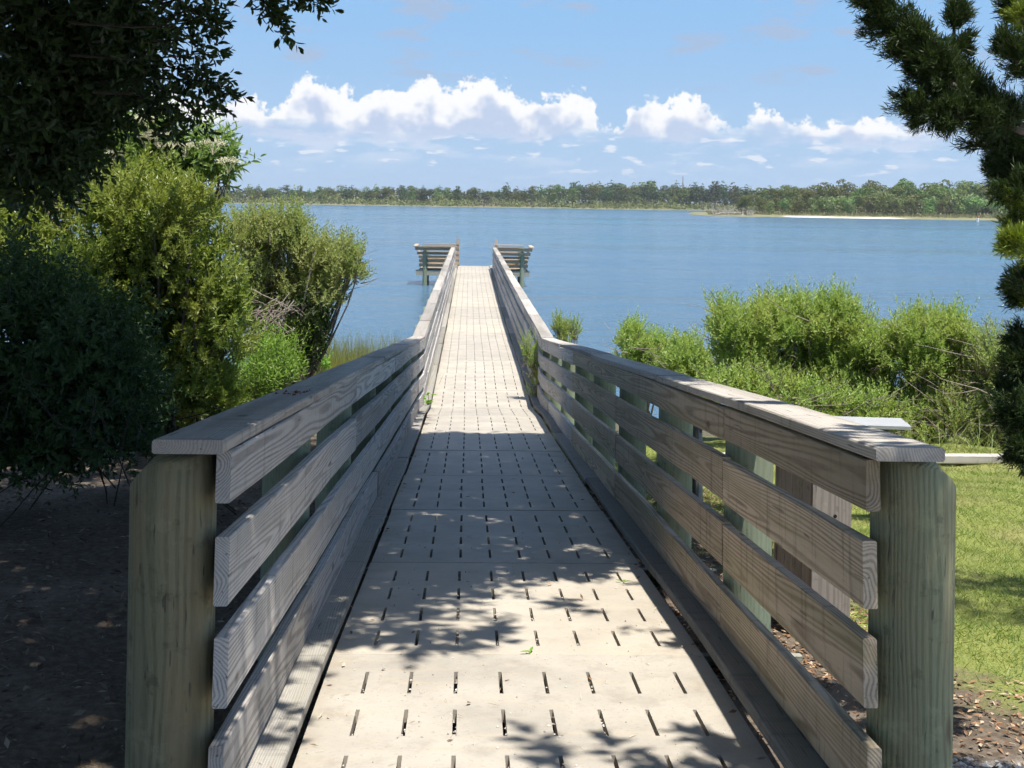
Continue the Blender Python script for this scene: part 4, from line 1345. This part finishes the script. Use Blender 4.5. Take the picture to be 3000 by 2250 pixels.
# small broad-leaved weed at the left edge of the deck
wx = CX - 0.80
wz = float(dz(17.6)) + 0.03
e = empty('deck_weed', (wx, 17.6, wz), 'small broad-leaved weed growing at the left edge of the deck', 'weed')
rg = np.random.default_rng(41)
mb = MB()
a = np.arange(14) * 2.4
P = np.stack([rg.normal(0, 0.03, 14), rg.normal(0, 0.03, 14), rg.uniform(0.0, 0.18, 14)], -1)
mb.add(*leaf_vf(P, np.stack([np.cos(a), np.sin(a), rg.uniform(0.2, 1.2, 14)], -1), np.stack([-np.cos(a) * .5, -np.sin(a) * .5, np.ones(14)], -1), 0.125, 0.045, 0.15, 0.25, True))
obj('foliage', mb.mesh('foliage'), M['weed'], e)
obj('stem', MB().add(*tube_vf([(0, 0, -0.05), (0.01, 0, 0.1), (0, 0.01, 0.2)], [0.006, 0.005, 0.002], 5)).mesh('stem'), M['twig'], e)

# --- cedar at the right edge
rg = np.random.default_rng(51)
CB = gp(3.95, 4.8)
cedar = empty('cedar_tree', tuple(CB), 'dark evergreen cedar with tufted branches reaching in from the right edge', 'tree')
tb = MB()
tb.add(*tube_vf(bent(rg, (0, 0, -0.2), (0.05, 0.1, 6.0), 8, 0.01), np.linspace(0.13, 0.05, 8), 10))
obj('trunk', tb.mesh('trunk', True), M['redbark'], cedar)
CY = 4.3
brs = [  # (polyline in the photograph, radius of foliage in px, tufts)
    ([(2260, 380), (2150, 300), (2040, 190), (1960, 100), (1900, 30), (1850, -60)], 52, 900),
    ([(2120, 270), (2080, 190), (2062, 110), (2060, 40)], 32, 300),
    ([(2060, 190), (2020, 150), (1975, 90)], 46, 330),
    ([(2250, 300), (2170, 270), (2110, 250), (2050, 250), (1985, 240)], 48, 560),
    ([(2250, 180), (2195, 130), (2175, 95)], 28, 180),
    ([(2260, 120), (2220, 60), (2190, 20), (2200, -40)], 30, 190),
    ([(2260, 420), (2200, 380), (2160, 350)], 50, 300),
    ([(2260, 480), (2220, 430), (2185, 420)], 40, 180),
    ([(2270, 700), (2225, 640), (2205, 600)], 30, 150),
    ([(2290, 800), (2240, 760), (2215, 740)], 36, 150),
    ([(2290, 900), (2230, 860), (2195, 850)], 34, 200),
    ([(2290, 980), (2235, 940), (2200, 930)], 30, 160),
    ([(2290, 650), (2225, 615), (2195, 640)], 30, 180),
    ([(2290, 820), (2225, 790), (2190, 800)], 32, 200),
    ([(2290, 920), (2225, 900), (2188, 885)], 34, 220),
    ([(2290, 990), (2230, 975), (2205, 990)], 26, 150),
]
new = [([(2270, 560), (2215, 500), (2175, 445)], 28, 130), ([(2280, 600), (2225, 560), (2190, 520)], 26, 120), ([(2260, 130), (2225, 80), (2205, 30)], 16, 60), ([(2290, 700), (2235, 660), (2205, 625)], 20, 70)]


def tufts(rg, P, D, nf, L, Wd):
    n = len(P)
    d = norm(D[:, None, :] + rg.normal(0, 0.45, (n, nf, 3)) + np.array([0, 0, 0.15]))
    p = P[:, None, :] + rg.normal(0, L * 0.24, (n, nf, 3)) + D[:, None, :] * rg.uniform(0, L, (n, nf, 1))
    return leaf_vf(p.reshape(-1, 3), d.reshape(-1, 3), rg.normal(size=(n * nf, 3)), L * rg.uniform(0.6, 1.25, n * nf), Wd, 0.3, -0.08)


mbs = {'cedar': MB(), 'cedar_new': MB()}
for key, lst in (('cedar', brs), ('cedar_new', new)):
    for pl, rad, nt in lst:
        dy = rg.uniform(-0.15, 0.15) - (0.08 if key == 'cedar_new' else 0)
        bm = MB()
        pth = np.array([at(x, y, CY + dy) for x, y in pl]) - CB
        q = rg.uniform(0, 1, nt) * (len(pth) - 1)
        i0 = np.minimum(q.astype(int), len(pth) - 2)
        c = pth[i0] + (pth[i0 + 1] - pth[i0]) * (q - i0)[:, None]
        tg = norm(pth[i0 + 1] - pth[i0])
        rad_m = pxm(rad, CY)
        ns = max(8, nt // 8)
        sel = rg.choice(nt, ns, replace=False)
        c, tg, u = c[sel], tg[sel], q[sel] / (len(pth) - 1)
        rv = norm(rg.normal(size=(ns, 3)) * np.array([1, 0.8, 1]))
        bd = norm(rv * 0.75 + tg * 0.65 + np.array([0, 0, 0.22]))
        bl = rad_m * (1.6 - 0.6 * u) * rg.uniform(0.55, 1.15, ns)
        tip = c + bd * bl[:, None] + np.array([0, 0, 1.0]) * (bl * 0.12)[:, None]
        for k in range(ns):
            bm.add(*tube_vf([c[k], (c[k] + tip[k]) / 2 - np.array([0, 0, bl[k] * 0.04]), tip[k]], [0.004, 0.003, 0.0012], 4))
        m = 13
        f_ = np.linspace(0.22, 1.0, m)[None, :, None] + rg.normal(0, 0.03, (ns, m, 1))
        P = (c[:, None, :] + (tip - c)[:, None, :] * f_ + rg.normal(0, 0.007, (ns, m, 3))).reshape(-1, 3)
        D = norm(np.repeat(bd, m, 0) + rg.normal(0, 0.38, (ns * m, 3)))
        mbs[key].add(*tufts(rg, P, D, 20, 0.031, 0.0038))
        bm.add(*tube_vf(pth, np.linspace(0.018, 0.004, len(pth)), 6))
        obj('limb', bm.mesh('limb'), M['bark'], cedar)
# the rest of the tree outside the view: rougher tufts round the trunk
n = 2600
z = rg.uniform(0.5, 6.6, n)
r = (1.25 - 0.12 * z) * rg.uniform(0.25, 1, n) ** 0.6
a = rg.uniform(0, 6.28, n)
P = np.stack([r * np.cos(a), r * np.sin(a), z], -1)
w = P + CB
lim = w[:, 1] * 0.4285 + 0.40       # keep clear of the picture's right edge, the visible branches are placed above
ok = (w[:, 0] > lim) & (w[:, 0] > 3.6)
P = P[ok]
mbs['cedar'].add(*tufts(rg, P, norm(P * np.array([1, 1, 0]) + np.array([0, 0, 0.6])), 14, 0.07, 0.009))
for k in range(20):
    zz, aa = rg.uniform(0.8, 6.0), rg.uniform(-1.4, 1.4)
    obj('limb', MB().add(*tube_vf(bent(rg, (0, 0, zz), (0.8 * math.cos(aa), 0.8 * math.sin(aa), zz + 0.4), 4, 0.04), np.linspace(0.02, 0.007, 4), 5)).mesh('limb'), M['bark'], cedar)
obj('crown', mbs['cedar'].mesh('crown'), M['cedar'], cedar)
o = obj('young_growth', mbs['cedar_new'].mesh('young_growth'), M['cedar_new'], cedar)
o['label'] = 'sunlit yellow green new growth of the cedar'

# --- marsh grass at the waterline, left
rg = np.random.default_rng(61)


def blades(rg, P, h, wd, lean=0.18, two=True):
    n = len(P)
    d = norm(rg.normal(0, lean, (n, 3)) * np.array([1, 1, 0]) + np.array([0, 0, 1.0]))
    s = norm(np.cross(d, rg.normal(size=(n, 3))))
    h = np.broadcast_to(h, (n,))[:, None]
    bend = rg.normal(0, lean * 1.2, (n, 3)) * np.array([1, 1, 0]) * h
    w2 = wd / 2
    if not two:
        v = np.stack([P - s * w2, P + s * w2, P + d * h + bend], 1)
        return v.reshape(-1, 3), np.arange(n * 3).reshape(n, 3)
    v = np.stack([P - s * w2, P + s * w2, P + d * h * .55 + s * w2 * .7 + bend * .3, P + d * h * .55 - s * w2 * .7 + bend * .3, P + d * h + bend], 1)
    b = np.arange(n)[:, None] * 5
    return v.reshape(-1, 3), np.concatenate([b + np.array([[0, 1, 2, 3]])]), np.concatenate([b + np.array([[3, 2, 4]])])


n = 8000
y = rg.uniform(19.5, 28.0, n)
x = rg.uniform(-4.3, -0.9, n) - (y - 24) * 0.06
keep = rg.uniform(size=n) < np.where(y > 23.5, 1.0, 0.55)
x, y = x[keep], y[keep]
n = len(x)
P = np.stack([x, y, np.maximum(gz(x, y), -0.15)], -1)
v, q, tri = blades(rg, P, rg.uniform(0.6, 1.35, n), 0.013, 0.09)
mb = MB().add(v, q)
mb.f.append(tri)
tag(mb.build('marsh_grass', M['marsh']), 'tall yellow green marsh grass standing in the shallows beside the pier', 'grass', kind='stuff')

# --- lawn on the right
n = 120000
y = 4.3 + (12.8 - 4.3) * rg.uniform(0, 1, n) ** 0.8
x = rg.uniform(1.35, 1.8, n) + rg.uniform(0, 1, n) * (0.55 * y + 1.2)
wobn = 0.35 * np.sin(x * 2.1 + y * 1.3) + 0.25 * np.sin(x * 4.3 - y * 2.2) + rg.normal(0, 0.18, n)
keep = (x + wobn * 0.6 + (y - 6.0) * 0.14 > 1.85) & (y + wobn * 0.5 > 4.55)
x, y = x[keep], y[keep]
n = len(x)
P = np.stack([x, y, gz(x, y) - 0.004], -1)
v, f = blades(rg, P, rg.uniform(0.022, 0.060, n), 0.0055, 0.55, False)
tag(MB().add(v, f).build('lawn_grass', M['lawn']), 'short sunlit lawn grass right of the pier', 'grass', kind='stuff')
n = 900
y = rg.uniform(11.95, 13.4, n)
x = rg.uniform(3.2, 8.5, n)
P = np.stack([x, y, gz(x, y)], -1)
v, q, tri = blades(rg, P, rg.uniform(0.12, 0.40, n), 0.008, 0.45)
mb = MB().add(v, q)
mb.f.append(tri)
tag(mb.build('long_grass', M['lawn']), 'long grass behind the pale timber edging at the foot of the shrubs', 'grass', kind='stuff')


# --- litter, pebbles
def chips(rg, P, L, Wd, flat=0.35):
    n = len(P)
    d = norm(rg.normal(size=(n, 3)) * np.array([1, 1, 0.25]))
    nn = norm(rg.normal(0, flat, (n, 3)) + np.array([0, 0, 1]))
    return leaf_vf(P, d, nn, L, Wd, 0.12, 0.05)


n = 15000
y = 3.2 + rg.uniform(0, 1, n) ** 1.3 * 8.8
x = CX + 0.8 + rg.uniform(0, 1, n) * (0.9 + 0.04 * y) + np.where((y < 5.0) & (y > 3.9), rg.uniform(0, 2.2, n), 0)
P = np.stack([x, y, gz(x, y) + 0.008], -1)
v, f = chips(rg, P, rg.uniform(0.015, 0.055, n), rg.uniform(0.006, 0.020, n))
tag(MB().add(v, f).build('bark_mulch', M['litter']), 'orange brown bark chips and dry leaves beside the right railing', 'mulch', kind='stuff')
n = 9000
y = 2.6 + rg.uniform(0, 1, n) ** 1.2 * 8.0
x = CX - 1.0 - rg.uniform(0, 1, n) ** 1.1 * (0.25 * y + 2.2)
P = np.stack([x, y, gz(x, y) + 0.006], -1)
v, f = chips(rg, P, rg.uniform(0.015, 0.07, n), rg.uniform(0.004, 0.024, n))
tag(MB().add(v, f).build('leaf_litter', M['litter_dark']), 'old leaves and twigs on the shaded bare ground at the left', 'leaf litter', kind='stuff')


def pebbles(rg, P, r):
    n = len(P)
    base = np.array([(1, 0, 0), (-1, 0, 0), (0, 1, 0), (0, -1, 0), (0, 0, .7), (0, 0, -.6)], float)
    f0 = np.array([(0, 2, 4), (2, 1, 4), (1, 3, 4), (3, 0, 4), (2, 0, 5), (1, 2, 5), (3, 1, 5), (0, 3, 5)])
    a = rg.uniform(0, 6.28, n)
    c, s = np.cos(a), np.sin(a)
    b = base[None] * rg.uniform(0.6, 1.3, (n, 6, 1)) * np.broadcast_to(r, (n,))[:, None, None]
    v = np.stack([b[..., 0] * c[:, None] - b[..., 1] * s[:, None], b[..., 0] * s[:, None] + b[..., 1] * c[:, None], b[..., 2]], -1) + P[:, None, :]
    return v.reshape(-1, 3), (np.arange(n)[:, None, None] * 6 + f0[None]).reshape(-1, 3)


n = 3600
y = rg.uniform(3.3, 4.15, n)
x = rg.uniform(1.45, 3.2, n)
P = np.stack([x, y, gz(x, y) + 0.004], -1)
v, f = pebbles(rg, P, rg.uniform(0.006, 0.016, n))
tag(MB().add(v, f).build('gravel', M['pebble']), 'white gravel and shell bits in the bottom right corner', 'gravel', kind='stuff')
n = 340
y = 3.6 + rg.uniform(0, 1, n) ** 1.8 * 4.0
x = CX + rg.uniform(-0.76, 0.76, n)
P = np.stack([x, y, dz(y) + 0.002], -1)
v, f = pebbles(rg, P, rg.uniform(0.0015, 0.0055, n))
tag(MB().add(v, f).build('deck_grit', M['pebble']), 'small stones and grit scattered on the near deck panels', 'grit', kind='stuff')
n = 150
y = 3.6 + rg.uniform(0, 1, n) ** 1.3 * 7.5
x = CX + rg.uniform(-0.95, 0.95, n)
P = np.stack([x, y, dz(y) + np.where(np.abs(x - CX) > 0.76, 0.054, 0.004)], -1)
v, f = chips(rg, P, rg.uniform(0.012, 0.06, n), 0.003, 0.1)
tag(MB().add(v, f).build('deck_straw', M['straw']), 'bits of straw and twig lying on the near deck', 'straw', kind='stuff')
n = 90
y = 3.5 + rg.uniform(0, 1, n) ** 1.2 * 14
edge_ = rg.uniform(size=n) < 0.6
x = CX + np.where(edge_, np.sign(rg.normal(size=n)) * rg.uniform(0.70, 0.76, n), rg.uniform(-0.7, 0.7, n))
P = np.stack([x, y, dz(y) + 0.006], -1)
v, f = chips(rg, P, rg.uniform(0.02, 0.05, n), rg.uniform(0.008, 0.018, n), 0.3)
tag(MB().add(v, f).build('dry_leaves', M['litter']), 'dry brown leaf bits scattered along the edges of the deck', 'leaves', kind='stuff')
# grit caught in a few slots and along the left edge of the deck
n = 420
cc = rg.choice([0, 1, 2, 2, 3, 4, 5], n)
rr = rg.choice([0, 0, 0, 1, 1, 2, 3], n)
fullslot = (rr == 0) & (cc < 3)
x = CX + cols[cc] + rg.uniform(-0.006, 0.006, n)
y = Y0 + rows[rr] + np.where(fullslot, rg.uniform(0, 0.25, n), np.clip(rg.normal(0.06, 0.07, n), 0.0, 0.25)) + PL * 0.0
y = y + np.where(rg.uniform(size=n) < 0.35, PL, 0)
P = np.stack([x, y, dz(y) - 0.012], -1)
v, f = pebbles(rg, P, rg.uniform(0.003, 0.008, n))
tag(MB().add(v, f).build('slot_grit', M['pebble']), 'grit caught in the slots of the nearest deck panels', 'grit', kind='stuff')

# fallen green leaves on the deck
for i, (xd, yd, lab) in enumerate(((1345, 1287, 'fallen green leaf beside the right edge of the deck'), (1145, 1415, 'fallen pale green leaf in the middle of the deck'))):
    Yq = (6.25, 4.92)[i]
    p = at(xd, yd, Yq)
    rg2 = np.random.default_rng(70 + i)
    P = np.zeros((3, 3)) + rg2.normal(0, 0.006, (3, 3)) * np.array([1, 1, 0.2])
    aa = np.array([0.3, 2.4, 1.2]) + i
    v, f = leaf_vf(P, np.stack([np.cos(aa), np.sin(aa), np.full(3, 0.18)], -1), np.tile([[0, 0, 1.0]], (3, 1)), (0.05, 0.045, 0.03), 0.014, 0.1, 0.1, True)
    o = MB().add(v, f).build('fallen_leaf', M['weed'])
    o.location = (p[0], Yq, float(dz(Yq)) + 0.006)
    tag(o, lab, 'leaf')
# dark berries and droppings on the left cap
rg = np.random.default_rng(81)
Yq = 5.05
n = 20
P = np.stack([CX - 0.968 + rg.normal(0, 0.035, n), Yq + rg.normal(0, 0.10, n), np.zeros(n)], -1)
P[:, 2] = kz(P[:, 1]) + 0.004
v, f = pebbles(rg, P, rg.uniform(0.004, 0.011, n))
tag(MB().add(v, f).build('fallen_berries', M['berry']), 'dark red dried berries lying on the left rail cap', 'berries', kind='stuff')

# ------------------------------------------------------------------ small built things on the right
# pale timbers edging the lawn
for k, (x0, x1, lab) in enumerate(((1.9, 4.25, 'pale edging timber seen through the right railing'), (4.28, 6.7, 'pale edging timber at the back of the lawn beside the right post'))):
    yy = 11.8
    pth = np.array([(x, yy + 0.02 * (x - 3), EYE - 2.56 + 0.03) for x in np.linspace(x0, x1, 6)])
    mb = sweep(pth, rect(0.11, 0.085, 0.010))
    me = mb.mesh('edging_timber')
    me.transform(Matrix.Translation(-Vector(pth[0])))
    tag(obj('edging_timber', me, M['timber'], None, pth[0]), lab, 'timber', 'timbers edging the lawn')

# plank enclosure behind the right railing
by, bx = 5.62, 1.66
b0 = gp(bx, by)
e = empty('plank_bin', tuple(b0), 'weathered upright plank enclosure on the mulch behind the right railing', 'enclosure')
for k in range(4):
    y0 = 0.02 + k * 0.152
    v, f = box_vf(-0.012, 0.026, y0, y0 + 0.140, -0.10, 0.88 + 0.01 * (k % 2))
    obj('plank', MB().add(v, f).mesh('plank'), M['bin'], e)
for k, (x0, w_) in enumerate(((-0.015, 0.185),)):
    v, f = box_vf(x0, x0 + w_, -0.025, 0.013, -0.10, 0.90)
    obj('plank', MB().add(v, f).mesh('plank'), M['bin'], e)
v, f = box_vf(-0.015, 0.17, 0.63, 0.668, -0.10, 0.88)
obj('plank', MB().add(v, f).mesh('plank'), M['bin'], e)
for k in range(4):
    y0 = 0.02 + k * 0.152
    v, f = box_vf(0.135, 0.172, y0, y0 + 0.140, -0.10, 0.88)
    obj('plank', MB().add(v, f).mesh('plank'), M['bin'], e)
v, f = tube_vf([(0.092, -0.027, 0.60), (0.092, -0.018, 0.60)], 0.009, 10)
mbh = MB().add(v, f)
mbh.f.append(np.array([list(range(10))[::-1]]))
obj('bolt_hole', mbh.mesh('bolt_hole'), M['black'], e)

# white ribbed metal table behind the rail
tp = at(1890, 905, 9.0)
g0 = gp(tp[0] - 0.5, 9.0)
e = empty('metal_table', tuple(g0), 'white ribbed metal table half hidden behind the right railing', 'table')
e.rotation_euler = (0, 0, R(-7))
H_ = tp[2] - g0[2]
for k in range(2):
    mb = MB()
    y0 = -0.20 + k * 0.175
    pts2 = []
    nr = 9
    for q in range(nr):
        yq = y0 + q * 0.14 / (nr - 1)
        pts2.append((yq, H_ + (0.006 if q % 2 else -0.004)))
    for q in range(nr - 1, -1, -1):
        yq = y0 + q * 0.14 / (nr - 1)
        pts2.append((yq, H_ - 0.028))
    vv = np.array([(x, a, b) for x in (-1.1, 0.70) for a, b in pts2])
    kk = len(pts2)
    ff = np.array([(i, (i + 1) % kk, (i + 1) % kk + kk, i + kk) for i in range(kk)])
    mb.add(vv, ff)
    for sgn in (0, 1):
        for q in range(nr - 1):
            a = q + sgn * kk
            b_ = (kk - 1 - q) + sgn * kk
            mb.f.append(np.array([[a, a + 1, b_ - 1, b_]]))
    obj('table_plank', mb.mesh('table_plank'), M['metal'], e)
for x in (-0.85, 0.55):
    for sg in (-1, 1):
        mb = MB().add(*tube_vf([(x, sg * 0.30 - 0.05, -0.05), (x, sg * 0.18 - 0.05, H_ * 0.55), (x, sg * 0.10 - 0.05, H_ - 0.05)], 0.03, 8))
        obj('leg', mb.mesh('leg'), M['steel'], e)
    mb = MB().add(*tube_vf([(x, -0.2, H_ - 0.075), (x, 0.1, H_ - 0.075)], 0.028, 8))
    obj('crossbar', mb.mesh('crossbar'), M['steel'], e)


# ------------------------------------------------------------------ moist air over the sound
m_ = bpy.data.materials.new('haze')
m_.use_nodes = True
t_ = NT(m_.node_tree)
vol = t_.n('ShaderNodeVolumePrincipled', {'Color': (0.80, 0.88, 1.0, 1), 'Density': 0.00016, 'Anisotropy': 0.2})
t_.n('ShaderNodeOutputMaterial', {'Volume': vol})
v, f = box_vf(-1500, 1500, -80, 3400, -9.0, 60)
hz_ = MB().add(v, f).build('haze', m_)
hz_['kind'] = 'stuff'
hz_['label'] = 'thin summer haze over the water'
